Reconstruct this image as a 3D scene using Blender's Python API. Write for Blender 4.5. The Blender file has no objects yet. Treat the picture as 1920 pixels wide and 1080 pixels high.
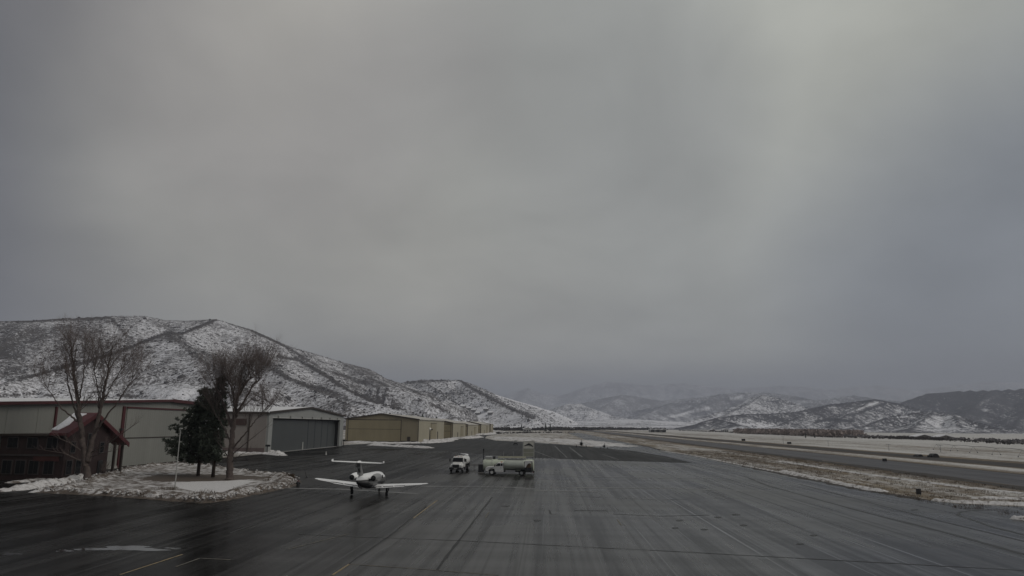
import bpy, bmesh, math, random
import numpy as np
from mathutils import Vector, Matrix, Euler

random.seed(7); rng = np.random.default_rng(11)
scene = bpy.context.scene
COL = scene.collection
R_ = math.radians

# ------------------------------------------------------------------ camera
FPX = 1350.0; CAM_H = 8.0
PITCH = math.atan(258 / 1350); ROLL = R_(0.6); HEAD = R_(2.88)
Fv = np.array([0, math.cos(PITCH), math.sin(PITCH)])
U0 = np.array([0, -math.sin(PITCH), math.cos(PITCH)]); R0 = np.array([1.0, 0, 0])
Rv = R0 * math.cos(ROLL) + U0 * math.sin(ROLL); Uv = U0 * math.cos(ROLL) - R0 * math.sin(ROLL)
cam_d = bpy.data.cameras.new('camera'); cam = bpy.data.objects.new('camera', cam_d); COL.objects.link(cam)
cam.matrix_world = Matrix(((Rv[0], Uv[0], -Fv[0], 0), (Rv[1], Uv[1], -Fv[1], 0), (Rv[2], Uv[2], -Fv[2], CAM_H), (0, 0, 0, 1)))
cam_d.sensor_width = 36.0; cam_d.lens = 36.0 * FPX / 1920.0
cam_d.clip_start = 0.5; cam_d.clip_end = 60000
scene.camera = cam

# ------------------------------------------------------------------ world, sun, exposure
world = bpy.data.worlds.new('World'); scene.world = world; world.use_nodes = True
SUN_EL, SUN_AZ = R_(42), R_(112)          # azimuth clockwise from +Y (the view direction)

def build_world():
    nt = world.node_tree; N = nt.nodes; L = nt.links; N.clear()
    out = N.new('ShaderNodeOutputWorld'); bg = N.new('ShaderNodeBackground'); L.new(bg.outputs[0], out.inputs[0])
    tc = N.new('ShaderNodeTexCoord')
    nrm = N.new('ShaderNodeVectorMath'); nrm.operation = 'NORMALIZE'; L.new(tc.outputs['Generated'], nrm.inputs[0])
    sep = N.new('ShaderNodeSeparateXYZ'); L.new(nrm.outputs[0], sep.inputs[0])
    # project direction on a cloud deck, so clouds get flatter towards the horizon
    zz = N.new('ShaderNodeMath'); zz.operation = 'MAXIMUM'; L.new(sep.outputs[2], zz.inputs[0]); zz.inputs[1].default_value = 0.0
    za = N.new('ShaderNodeMath'); za.operation = 'ADD'; L.new(zz.outputs[0], za.inputs[0]); za.inputs[1].default_value = 0.42
    dv = N.new('ShaderNodeVectorMath'); dv.operation = 'DIVIDE'; L.new(nrm.outputs[0], dv.inputs[0])
    cmb = N.new('ShaderNodeCombineXYZ')
    for i in range(3): L.new(za.outputs[0], cmb.inputs[i])
    L.new(cmb.outputs[0], dv.inputs[1])
    n1 = N.new('ShaderNodeTexNoise'); n1.inputs['Scale'].default_value = 2.3; n1.inputs['Detail'].default_value = 5; n1.inputs['Roughness'].default_value = 0.52; n1.inputs['Distortion'].default_value = 0.35
    L.new(dv.outputs[0], n1.inputs['Vector'])
    wob = N.new('ShaderNodeTexNoise'); wob.inputs['Scale'].default_value = 2.0; wob.inputs['Detail'].default_value = 4
    L.new(nrm.outputs[0], wob.inputs['Vector'])
    wsub = N.new('ShaderNodeVectorMath'); wsub.operation = 'SUBTRACT'; L.new(wob.outputs['Color'], wsub.inputs[0]); wsub.inputs[1].default_value = (.5, .5, .5)
    wsc = N.new('ShaderNodeVectorMath'); wsc.operation = 'SCALE'; L.new(wsub.outputs[0], wsc.inputs[0]); wsc.inputs['Scale'].default_value = 0.20
    wad = N.new('ShaderNodeVectorMath'); wad.operation = 'ADD'; L.new(nrm.outputs[0], wad.inputs[0]); L.new(wsc.outputs[0], wad.inputs[1])
    wn = N.new('ShaderNodeVectorMath'); wn.operation = 'NORMALIZE'; L.new(wad.outputs[0], wn.inputs[0])
    def rgb(c): 
        n = N.new('ShaderNodeRGB'); n.outputs[0].default_value = (*c, 1); return n.outputs[0]
    cur = rgb((0.235, 0.238, 0.246))
    def blob(cur, px, py, ang, col, fac):
        d = Fv * FPX + Rv * (px - 960) - Uv * (py - 540); d = d / np.linalg.norm(d)
        dot = N.new('ShaderNodeVectorMath'); dot.operation = 'DOT_PRODUCT'; L.new(wn.outputs[0], dot.inputs[0]); dot.inputs[1].default_value = tuple(d)
        mr = N.new('ShaderNodeMapRange'); mr.interpolation_type = 'SMOOTHERSTEP'
        mr.inputs['From Min'].default_value = math.cos(R_(ang)); mr.inputs['From Max'].default_value = 1.0
        mr.inputs['To Max'].default_value = fac
        L.new(dot.outputs['Value'], mr.inputs['Value'])
        mx = N.new('ShaderNodeMix'); mx.data_type = 'RGBA'; L.new(mr.outputs[0], mx.inputs['Factor']); L.new(cur, mx.inputs['A']); mx.inputs['B'].default_value = (*col, 1)
        return mx.outputs['Result']
    for b in SKY_BLOBS: cur = blob(cur, *b)
    # darker band of low cloud towards the horizon
    mr = N.new('ShaderNodeMapRange'); mr.interpolation_type = 'SMOOTHSTEP'; L.new(sep.outputs[2], mr.inputs['Value'])
    mr.inputs['From Min'].default_value = 0.100; mr.inputs['From Max'].default_value = 0.035; mr.inputs['To Max'].default_value = 0.78
    mx = N.new('ShaderNodeMix'); mx.data_type = 'RGBA'; L.new(mr.outputs[0], mx.inputs['Factor']); L.new(cur, mx.inputs['A']); mx.inputs['B'].default_value = (0.112, 0.120, 0.142, 1)
    cur = mx.outputs['Result']
    # soft cloud texture
    mr2 = N.new('ShaderNodeMapRange'); L.new(n1.outputs['Fac'], mr2.inputs['Value']); mr2.inputs['From Min'].default_value = .3; mr2.inputs['From Max'].default_value = .7
    mr2.inputs['To Min'].default_value = 0.86; mr2.inputs['To Max'].default_value = 1.14
    sc = N.new('ShaderNodeVectorMath'); sc.operation = 'SCALE'; L.new(cur, sc.inputs[0]); L.new(mr2.outputs[0], sc.inputs['Scale'])
    # a little clear-sky light through the deck
    sky = N.new('ShaderNodeTexSky'); sky.sky_type = 'NISHITA'; sky.sun_disc = False; sky.sun_elevation = SUN_EL; sky.sun_rotation = SUN_AZ
    ssc = N.new('ShaderNodeVectorMath'); ssc.operation = 'SCALE'; L.new(sky.outputs[0], ssc.inputs[0]); ssc.inputs['Scale'].default_value = 0.06
    fm = N.new('ShaderNodeMix'); fm.data_type = 'RGBA'; fm.inputs['Factor'].default_value = 0.03
    L.new(sc.outputs[0], fm.inputs['A']); L.new(ssc.outputs[0], fm.inputs['B'])
    L.new(fm.outputs['Result'], bg.inputs['Color']); bg.inputs['Strength'].default_value = 1.0

#            px    py   half-angle  colour                     amount
SKY_BLOBS = [(-60, 380, 50, (0.104, 0.106, 0.124), 0.95),
             (1230, 420, 52, (0.76, 0.745, 0.620), 1.0),
             (900, 620, 40, (0.275, 0.270, 0.258), 0.75),
             (1150, 170, 15, (0.265, 0.250, 0.226), 0.75),
             (1680, 80, 46, (0.33, 0.352, 0.352), 0.62),
             (2080, 660, 26, (0.172, 0.192, 0.228), 0.85),
             (560, 100, 20, (0.255, 0.235, 0.250), 0.4)]
build_world()

sun_d = bpy.data.lights.new('sun', 'SUN'); sun = bpy.data.objects.new('sun', sun_d); COL.objects.link(sun)
sun_d.energy = 1.3; sun_d.angle = R_(40); sun_d.color = (1.0, 0.96, 0.90)
sdir = Vector((math.sin(SUN_AZ) * math.cos(SUN_EL), math.cos(SUN_AZ) * math.cos(SUN_EL), math.sin(SUN_EL)))
sun.rotation_euler = (-sdir).to_track_quat('-Z', 'Y').to_euler()
scene.view_settings.view_transform = 'Standard'; scene.view_settings.look = 'None'
scene.view_settings.exposure = 0.0; scene.view_settings.gamma = 1.0; scene.view_settings.use_curve_mapping = False
scene.render.engine = 'CYCLES'
scene.cycles.use_denoising = True
try: scene.cycles.denoiser = 'OPENIMAGEDENOISE'
except Exception: pass
scene.cycles.max_bounces = 6; scene.cycles.diffuse_bounces = 2; scene.cycles.glossy_bounces = 3
scene.cycles.volume_bounces = 1; scene.cycles.transparent_max_bounces = 8

# ------------------------------------------------------------------ geometry helpers
def ray(x, y): return Fv * FPX + Rv * (x - 960) - Uv * (y - 540)
def P(x, y, z=0.0):                     # where a line of sight meets the level z
    d = ray(x, y); t = (z - CAM_H) / d[2]; q = d * t; return Vector((q[0], q[1], z))
def V(x, y, depth):                     # point on a line of sight at a forward distance
    d = ray(x, y); t = depth / d[1]; q = d * t; return Vector((q[0], q[1], q[2] + CAM_H))
CA, SA = math.cos(HEAD), math.sin(HEAD)
def uv(p): return p[0] * SA + p[1] * CA, p[0] * CA - p[1] * SA     # (along runway, across)
def W(u, v, z=0.0): return Vector((u * SA + v * CA, u * CA - v * SA, z))
def pv(x, y, v):                        # (u, z) where the line of sight meets the plane across = v
    d = ray(x, y); t = v / (d[0] * CA - d[1] * SA); q = d * t
    return q[0] * SA + q[1] * CA, q[2] + CAM_H
def pu(x, y, u):                        # (v, z) on the plane along = u
    d = ray(x, y); t = u / (d[0] * SA + d[1] * CA); q = d * t
    return q[0] * CA - q[1] * SA, q[2] + CAM_H
def vu(x, y):                           # local (x=across, y=along) on the ground
    u, v = uv(P(x, y)); return (v, u)

class MB:
    def __init__(s): s.v = []; s.f = []
    def add(s, vs, fs):
        o = len(s.v); s.v += [tuple(q) for q in vs]; s.f += [tuple(i + o for i in f) for f in fs]; return s
    def box(s, c, d, rz=0, rx=0, ry=0, taper=1.0):
        hx, hy, hz = d[0] / 2, d[1] / 2, d[2] / 2
        M = Euler((rx, ry, rz)).to_matrix(); c = Vector(c); vs = []
        for z in (-1, 1):
            k = taper if z > 0 else 1
            for x, y in ((-1, -1), (1, -1), (1, 1), (-1, 1)): vs.append(c + M @ Vector((x * hx * k, y * hy * k, z * hz)))
        return s.add(vs, [(3, 2, 1, 0), (4, 5, 6, 7), (0, 1, 5, 4), (1, 2, 6, 5), (2, 3, 7, 6), (3, 0, 4, 7)])
    def span(s, a, b):                  # box from corner a to corner b
        return s.box([(a[i] + b[i]) / 2 for i in range(3)], [abs(b[i] - a[i]) for i in range(3)])
    def prism(s, poly, t, axis=2, off=0.0):   # polygon extruded from off to off+t along axis
        n = len(poly); vs = []
        for k in (off, off + t):
            for a, b in poly:
                vs.append({0: (k, a, b), 1: (a, k, b), 2: (a, b, k)}[axis])
        area = sum(poly[i][0] * poly[(i + 1) % n][1] - poly[(i + 1) % n][0] * poly[i][1] for i in range(n))
        fs = [tuple(range(n))[::-1], tuple(range(n, 2 * n))] + [(i, (i + 1) % n, n + (i + 1) % n, n + i) for i in range(n)]
        return s.add(vs, fs)
    def tube(s, pts, rad, n=8, caps=True):
        pts = [Vector(p) for p in pts]
        if not isinstance(rad, (list, tuple)): rad = [rad] * len(pts)
        vs = []; 
        for i, p in enumerate(pts):
            t = (pts[min(i + 1, len(pts) - 1)] - pts[max(i - 1, 0)]).normalized()
            a = t.cross(Vector((0, 0, 1)) if abs(t.z) < .95 else Vector((0, 1, 0))).normalized(); b = t.cross(a)
            for k in range(n):
                w = 2 * math.pi * k / n; vs.append(p + (a * math.cos(w) + b * math.sin(w)) * rad[i])
        fs = [(i * n + k, i * n + (k + 1) % n, (i + 1) * n + (k + 1) % n, (i + 1) * n + k) for i in range(len(pts) - 1) for k in range(n)]
        if caps: fs += [tuple(range(n)), tuple(range((len(pts) - 1) * n, len(pts) * n))[::-1]]
        return s.add(vs, fs)
    def loft(s, rings, caps=True):
        n = len(rings[0]); vs = [q for r in rings for q in r]
        fs = [(i * n + k, i * n + (k + 1) % n, (i + 1) * n + (k + 1) % n, (i + 1) * n + k) for i in range(len(rings) - 1) for k in range(n)]
        if caps: fs += [tuple(range(n))[::-1], tuple(range((len(rings) - 1) * n, len(rings) * n))]
        return s.add(vs, fs)
    def ball(s, c, r, n=8, m=6, jit=0.0):
        c = Vector(c); r = r if isinstance(r, (tuple, list)) else (r, r, r); rings = []
        for j in range(m + 1):
            ph = math.pi * j / m; ring = []
            for k in range(n):
                w = 2 * math.pi * k / n; q = 1 + (random.uniform(-jit, jit) if jit else 0)
                ring.append(c + Vector((math.sin(ph) * math.cos(w) * r[0], math.sin(ph) * math.sin(w) * r[1], -math.cos(ph) * r[2])) * q if 0 < j < m else c + Vector((0, 0, (-1 if j == 0 else 1) * r[2])))
            rings.append(ring)
        return s.loft(rings, False)
    def build(s, name, mat, parent=None, smooth=False, bevel=0, attrs=None, loc=None, rz=None):
        me = bpy.data.meshes.new(name); me.from_pydata(s.v, [], s.f)
        bm = bmesh.new(); bm.from_mesh(me); bmesh.ops.recalc_face_normals(bm, faces=bm.faces)
        bm.to_mesh(me); bm.free()
        o = bpy.data.objects.new(name, me); COL.objects.link(o)
        for m in (mat if isinstance(mat, list) else [mat]): me.materials.append(m)
        if smooth: me.shade_smooth()
        if smooth == 'auto':
            try: me.set_sharp_from_angle(angle=R_(38))
            except Exception: pass
        if bevel:
            b = o.modifiers.new('bevel', 'BEVEL'); b.width = bevel; b.segments = 2; b.limit_method = 'ANGLE'
        if parent: o.parent = parent
        if loc is not None: o.location = loc
        if rz is not None: o.rotation_euler.z = rz
        return o

def tag(o, label, cat, group=None, kind=None):
    if label: o['label'] = label
    if cat: o['category'] = cat
    if group: o['group'] = group
    if kind: o['kind'] = kind
    return o
def thing(name, label, cat, loc=(0, 0, 0), rz=0, group=None):
    o = bpy.data.objects.new(name, None); COL.objects.link(o); o.location = loc; o.rotation_euler = (0, 0, rz); o.empty_display_size = .5
    return tag(o, label, cat, group)
def struct(o): o['kind'] = 'structure'; return o
def stuff(o): o['kind'] = 'stuff'; return o
def dup(root, loc, rz=None, label=None):
    r = root.copy(); COL.objects.link(r); r.location = loc
    if rz is not None: r.rotation_euler.z = rz
    if label: r['label'] = label
    for ch in list(root.children):
        c = ch.copy(); COL.objects.link(c); c.parent = r
        for g in list(ch.children):
            d = g.copy(); COL.objects.link(d); d.parent = c
    return r
def np_mesh(name, verts, faces, mat, smooth=True, attrs=None, parent=None):
    me = bpy.data.meshes.new(name); verts = np.asarray(verts, dtype=np.float32); faces = np.asarray(faces, dtype=np.int32)
    me.vertices.add(len(verts)); me.vertices.foreach_set('co', verts.ravel())
    k = faces.shape[1]; me.loops.add(faces.size); me.loops.foreach_set('vertex_index', faces.ravel())
    me.polygons.add(len(faces)); me.polygons.foreach_set('loop_start', np.arange(0, faces.size, k, dtype=np.int32))
    me.update(calc_edges=True); me.validate()
    if attrs:
        for n, a in attrs.items():
            at = me.attributes.new(n, 'FLOAT', 'POINT'); at.data.foreach_set('value', np.asarray(a, dtype=np.float32))
    if smooth: me.shade_smooth()
    me.materials.append(mat); o = bpy.data.objects.new(name, me); COL.objects.link(o)
    if parent: o.parent = parent
    return o

# vectorised value noise
def vnoise(x, y, seed=0):
    x = np.asarray(x, float); y = np.asarray(y, float)
    xi = np.floor(x).astype(np.int64); yi = np.floor(y).astype(np.int64); fx = x - xi; fy = y - yi
    fx = fx * fx * fx * (fx * (fx * 6 - 15) + 10); fy = fy * fy * fy * (fy * (fy * 6 - 15) + 10)
    def h(a, b):
        n = (a * 374761393 + b * 668265263 + seed * 974634777) & 0xffffffff
        n = ((n ^ (n >> 13)) * 1274126177) & 0xffffffff
        return ((n ^ (n >> 16)) & 0xffff) / 65535.0
    return (h(xi, yi) * (1 - fx) + h(xi + 1, yi) * fx) * (1 - fy) + (h(xi, yi + 1) * (1 - fx) + h(xi + 1, yi + 1) * fx) * fy
def fbm(x, y, oct=4, seed=0, gain=.5):
    s = 0; a = 1; t = 0
    for i in range(oct):
        s = s + a * vnoise(x * 2 ** i + 17.3 * i, y * 2 ** i - 9.1 * i, seed + i); t += a; a *= gain
    return s / t

# ------------------------------------------------------------------ material helpers
class NT:
    def __init__(s, name):
        s.m = bpy.data.materials.new(name); s.m.use_nodes = True; s.t = s.m.node_tree; s.N = s.t.nodes; s.L = s.t.links
        s.b = s.N['Principled BSDF']; s.tc = s.N.new('ShaderNodeTexCoord')
    def lk(s, a, b): s.L.new(a, b)
    def mapping(s, scale=(1, 1, 1), rot=(0, 0, 0), src='Object'):
        n = s.N.new('ShaderNodeMapping'); n.inputs['Scale'].default_value = scale; n.inputs['Rotation'].default_value = rot
        s.lk(s.tc.outputs[src], n.inputs['Vector']); return n.outputs[0]
    def noise(s, vec=None, scale=1, detail=4, rough=.55, dist=0):
        n = s.N.new('ShaderNodeTexNoise'); n.inputs['Scale'].default_value = scale; n.inputs['Detail'].default_value = detail
        n.inputs['Roughness'].default_value = rough; n.inputs['Distortion'].default_value = dist
        s.lk(vec if vec is not None else s.tc.outputs['Object'], n.inputs['Vector']); return n.outputs['Fac']
    def rng(s, val, a, b, c=0, d=1, smooth=False):
        n = s.N.new('ShaderNodeMapRange'); s.lk(val, n.inputs['Value'])
        if smooth: n.interpolation_type = 'SMOOTHSTEP'
        for k, x in zip(('From Min', 'From Max', 'To Min', 'To Max'), (a, b, c, d)): n.inputs[k].default_value = x
        return n.outputs[0]
    def math(s, op, a, b=None):
        n = s.N.new('ShaderNodeMath'); n.operation = op
        for i, x in enumerate((a, b)):
            if x is None: continue
            if isinstance(x, (int, float)): n.inputs[i].default_value = x
            else: s.lk(x, n.inputs[i])
        return n.outputs[0]
    def mix(s, f, a, b):
        n = s.N.new('ShaderNodeMix'); n.data_type = 'RGBA'
        for k, x in (('Factor', f), ('A', a), ('B', b)):
            if isinstance(x, (int, float)): n.inputs[k].default_value = x
            elif isinstance(x, (tuple, list)): n.inputs[k].default_value = (*x, 1)
            else: s.lk(x, n.inputs[k])
        return n.outputs['Result']
    def ramp(s, val, stops):
        n = s.N.new('ShaderNodeValToRGB'); s.lk(val, n.inputs[0]); e = n.color_ramp.elements
        while len(e) < len(stops): e.new(.5)
        for i, (p, c) in enumerate(stops):
            e[i].position = p; e[i].color = (*c, 1) if isinstance(c, (tuple, list)) else (c, c, c, 1)
        return n.outputs[0]
    def attr(s, name):
        n = s.N.new('ShaderNodeAttribute'); n.attribute_name = name; return n.outputs['Fac']
    def sep(s, vec):
        n = s.N.new('ShaderNodeSeparateXYZ'); s.lk(vec, n.inputs[0]); return n.outputs
    def bump(s, h, strength=.3, dist=.1):
        n = s.N.new('ShaderNodeBump'); n.inputs['Strength'].default_value = strength; n.inputs['Distance'].default_value = dist
        s.lk(h, n.inputs['Height']); s.lk(n.outputs[0], s.b.inputs['Normal'])
    def col(s, c): s.lk(c, s.b.inputs['Base Color'])
    def ro(s, r):
        if isinstance(r, (int, float)): s.b.inputs['Roughness'].default_value = r
        else: s.lk(r, s.b.inputs['Roughness'])
    def spec(s, v): s.b.inputs['Specular IOR Level'].default_value = v

def mat(name, c, rough=.6, var=.18, scale=1.5, metal=0, dirt=None, spec=.5, streak=None):
    t = NT(name); n = t.noise(t.mapping(streak) if streak else None, scale, 5, .6)
    c1 = tuple(x * (1 - var) for x in c); c2 = tuple(min(1, x * (1 + var)) for x in c)
    cc = t.mix(t.rng(n, .3, .7), c1, c2)
    if dirt:
        n2 = t.noise(None, scale * 2.3, 6, .65); cc = t.mix(t.rng(n2, .52, .72, 0, .8), cc, dirt)
    t.col(cc); t.ro(rough); t.b.inputs['Metallic'].default_value = metal; t.spec(spec); return t.m

def siding(name, c, var=.1, rib=1.2, vertical=True, rough=.5):
    # ribbed metal wall sheeting: fine relief + rain streaks
    t = NT(name); s = t.sep(t.tc.outputs['Object'])
    xy = t.math('ADD', s[0], s[1])
    w = t.math('SINE', t.math('MULTIPLY', xy, 2 * math.pi * rib))
    st = t.noise(t.mapping((.5, .5, .05)), 1.2, 4); bl = t.noise(None, .18, 4)
    f = t.math('ADD', t.rng(st, .3, .7, 0, .5), t.rng(bl, .3, .7, 0, .5))
    t.col(t.mix(f, tuple(x * (1 - var) for x in c), tuple(x * (1 + var) for x in c)))
    t.ro(rough); t.bump(w, .25, .03); return t.m

# ------------------------------------------------------------------ ground materials
def asphalt(name, base, seed=0, r0=.28, r1=.55, tint=(1, 1, 1), dark=.6, spec=.5, wet=.5, left_dim=False):
    t = NT(name)
    a = t.noise(t.mapping((.55, .011, 1)), 1, 5, .6, .2)          # long plough and tyre streaks
    b = t.noise(t.mapping((1.9, .03, 1)), 1, 4, .6, .3)
    c = t.noise(t.mapping((.05, .035, 1)), 1, 4, .55, .4)         # broad damp patches
    d = t.noise(t.mapping((.02, .35, 1)), 1, 3, .5)               # cross seams
    g = t.noise(None, 9, 3, .7)
    s = t.math('ADD', t.math('MULTIPLY', a, 1.0), t.math('ADD', t.math('MULTIPLY', b, .5), t.math('ADD', t.math('MULTIPLY', c, .7), t.math('MULTIPLY', d, .25))))
    f = t.rng(s, 1.08, 1.38, 0, 1); e = t.noise(t.mapping((2.6, .006, 1)), 1, 3, .6); f = t.math('MAXIMUM', t.math('MULTIPLY', f, .85), t.rng(e, .60, .70, 0, 1.0)); e2 = t.noise(t.mapping((1.3, .008, 3)), 1, 3, .6); f = t.math('MULTIPLY', f, t.rng(e2, .56, .68, 1, .30))
    lo = tuple(base * dark * k for k in tint); hi = tuple(base * 1.35 * k for k in tint)
    cc = t.mix(f, lo, hi); cc = t.mix(t.rng(g, .35, .75, 0, .35), cc, tuple(base * .55 * k for k in tint))
    t.spec(spec); fac = t.rng(f, 0, 1, .52, 1.0)
    if left_dim:
        x = t.sep(t.tc.outputs['Object'])[0]; wv = t.math('ADD', x, t.math('MULTIPLY', t.math('SUBTRACT', c, .5), 26)); k = t.rng(wv, -30, 6, 0, 1, True)  # dimmer sky reflection and vignette painted in, darkening the asphalt towards the left
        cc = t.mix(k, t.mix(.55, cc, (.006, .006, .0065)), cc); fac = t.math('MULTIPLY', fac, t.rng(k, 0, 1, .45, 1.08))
    t.col(cc)
    df = t.N.new('ShaderNodeBsdfDiffuse'); t.lk(cc, df.inputs['Color']); ms = t.N.new('ShaderNodeMixShader'); t.lk(fac, ms.inputs[0]); t.lk(df.outputs[0], ms.inputs[1]); t.lk(t.b.outputs[0], ms.inputs[2])
    t.lk(ms.outputs[0], [n for n in t.N if n.type == 'OUTPUT_MATERIAL'][0].inputs['Surface'])
    w = t.math('ADD', t.math('MULTIPLY', a, .5), t.math('ADD', t.math('MULTIPLY', c, .9), t.math('MULTIPLY', b, .2)))
    t.ro(t.rng(w, .65, 1.0, r0, r1)); t.bump(g, .035, .02); return t.m

def field_material():
    t = NT('snowy_field'); s = t.sep(t.tc.outputs['Object'])
    v = t.math('DIVIDE', s[0], 300.0)
    big = t.noise(t.mapping((.055, .008, 1)), 1, 5, .6, .5)
    mid = t.noise(t.mapping((.30, .035, 1)), 1, 5, .65, .4)
    fin = t.noise(t.mapping((.9, .35, 1)), 1, 4, .7)
    sp = t.noise(None, 2.4, 4, .7)
    bias = t.ramp(v, [(0.0, .50), (.138, .452), (.20, .470), (.224, .37), (.29, .40), (.335, .53), (.345, .36), (.405, .38), (.42, .53), (.56, .485), (.80, .555)])
    h = t.math('ADD', t.math('MULTIPLY', big, .60), t.math('ADD', t.math('MULTIPLY', mid, .75), t.math('ADD', t.math('MULTIPLY', fin, .75), t.math('MULTIPLY', sp, .55))))
    h = t.math('DIVIDE', h, 2.55); h = t.math('SUBTRACT', h, .026)
    f = t.rng(t.math('ADD', h, bias), .90, 1.06, 0, 1, True)
    n3 = t.noise(t.mapping((.12, .02, 1)), 1, 4, .6)
    grass = t.ramp(n3, [(.3, (.075, .058, .044)), (.5, (.150, .118, .082)), (.68, (.215, .172, .108))])
    grass = t.mix(t.rng(fin, .38, .7, 0, .55), grass, (.060, .047, .036))
    snow = t.mix(t.rng(sp, .3, .7), (.38, .37, .34), (.60, .59, .57))
    t.col(t.mix(f, grass, snow)); t.ro(.85); t.spec(.2); t.bump(h, .4, .25); return t.m

M_FIELD = field_material()
M_APRON = asphalt('wet_asphalt', .036, r0=.16, r1=.40, left_dim=True, tint=(1.05, 1.0, .93), dark=.35)
M_SEALED = asphalt('sealed_asphalt', .020, r0=.50, r1=.75, spec=.32)
M_TAXI = asphalt('taxiway_asphalt', .055, r0=.4, r1=.65, tint=(1.0, .96, 1.02), dark=.8)
M_ROAD = asphalt('road_asphalt', .045, r0=.55, r1=.8, tint=(1.1, .95, .85), spec=.3)

def sheet(name, mat_, poly, z, parent=None):
    mb = MB(); mb.add([(a, b, 0) for a, b in poly], [tuple(range(len(poly)))])
    o = mb.build(name, mat_, parent)
    if parent is None: o.rotation_euler.z = -HEAD; o.location.z = z; struct(o)
    else: o.location.z = z
    return o

ground = sheet('ground', M_FIELD, [(-20000, -9000), (20000, -9000), (20000, 23500), (-20000, 23500)], 0)
def smooth_poly(pts, n=6):
    out = []
    for i in range(len(pts) - 1):
        for k in range(n):
            t = k / n; out.append((pts[i][0] * (1 - t) + pts[i + 1][0] * t, pts[i][1] * (1 - t) + pts[i + 1][1] * t))
    return out + [pts[-1]]
edge = [(41, 900), (40.5, 360), (41.5, 300), (40.0, 258), (42.4, 200), (42.0, 165), (41.8, 130), (42.3, 105), (43.2, 95), (43.6, 89), (45.5, 85.6), (51.2, 83.1), (75, 80.5), (210, 79)]
edge2 = []
for i in range(len(edge) - 1):
    for k in range(10):
        t = k / 10; a = edge[i]; b = edge[i + 1]
        edge2.append((a[0] + (b[0] - a[0]) * t + random.uniform(-.35, .35), a[1] + (b[1] - a[1]) * t))
apron_poly = edge2 + [(210, 79), (210, -200), (-130, -200), (-130, 60), (-75, 74), (-75, 335), (-58, 338), (-56, 430), (-56, 900), (-47, 900), (-46, 560), (-40, 470), (-27.7, 396), (-8, 372), (6, 330), (17.7, 294), (21, 318), (23, 420), (24, 900)]
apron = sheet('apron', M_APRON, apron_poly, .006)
strip = [vu(600, 836), vu(700, 840), vu(830, 845.5), vu(960, 857), vu(1130, 863.5), vu(1300, 868.5), vu(1250, 856), vu(1190, 846), vu(1108, 838), vu(1050, 833.5), vu(990, 830), vu(930, 826), vu(880, 824), vu(800, 832), vu(690, 832)]
sealed = sheet('sealed_apron', M_SEALED, strip, .010)
taxiway = sheet('taxiway', M_TAXI, [(66.5, -120), (84.0, -120), (89.5, 230), (88, 2600), (70, 2600), (71.5, 230)], .006)
road = sheet('road', M_ROAD, [(103, -120), (117, -120), (118, 250), (118, 2600), (107, 2600), (107, 250)], .006)

def strip_mb(pts, w, wob=0):
    mb = MB(); vs = []
    for i, p in enumerate(pts):
        a = pts[max(i - 1, 0)]; b = pts[min(i + 1, len(pts) - 1)]; dx, dy = b[0] - a[0], b[1] - a[1]; l = math.hypot(dx, dy) or 1
        ww = w * (1 + random.uniform(-wob, wob)); nx, ny = -dy / l * ww / 2, dx / l * ww / 2
        vs += [(p[0] + nx, p[1] + ny, 0), (p[0] - nx, p[1] - ny, 0)]
    return mb.add(vs, [(2 * i, 2 * i + 1, 2 * i + 3, 2 * i + 2) for i in range(len(pts) - 1)])
def worn_paint(name, c, keep=.5):
    t = NT(name); n = t.noise(None, 3.5, 5, .7); f = t.rng(n, keep - .12, keep + .12)
    t.col(t.mix(f, c, (.035, .034, .033))); t.ro(.55); return t.m
M_YEL = worn_paint('worn_yellow_paint', (.29, .21, .095), .56); M_YEL2 = worn_paint('faded_yellow_paint', (.14, .12, .08), .5)
M_PALE = worn_paint('salt_line', (.20, .20, .195), .60); M_PALE2 = worn_paint('faint_salt_line', (.085, .085, .083), .52)
M_SEAM = mat('old_seam', (.022, .022, .022), .6, .3, spec=.3)
M_TAR = mat('tar_seal', (.016, .016, .016), .5, .3, spec=.36)
M_WETT = mat('standing_water', (.012, .012, .013), .08, .1)
def subdiv(pts, k=8, j=0):
    out = []
    for i in range(len(pts) - 1):
        for q in range(k):
            t = q / k; out.append((pts[i][0] + (pts[i + 1][0] - pts[i][0]) * t + random.uniform(-j, j), pts[i][1] + (pts[i + 1][1] - pts[i][1]) * t + random.uniform(-j, j)))
    return out + [pts[-1]]
def mark(name, px, w, m, z=.010, k=8, j=0, wob=0):
    o = strip_mb(subdiv([vu(*p) for p in px], k, j), w, wob).build(name, m, apron); o.location.z = z; return o
zl = .012
for px in ([(225, 1078), (342, 1040)], [(623, 1079), (655, 1058)], [(775, 972), (820, 938)]): mark('painted_line', px, .13, M_YEL, zl)
for px in ([(655, 1058), (800, 1068), (935, 1079)], [(330, 1063), (375, 1047), (432, 1050)], [(910, 971), (917, 960)], [(1157, 974), (1165, 985)], [(540, 1030), (655, 1001)]): mark('painted_line', px, .13, M_YEL2, zl)
zt = .010
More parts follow.
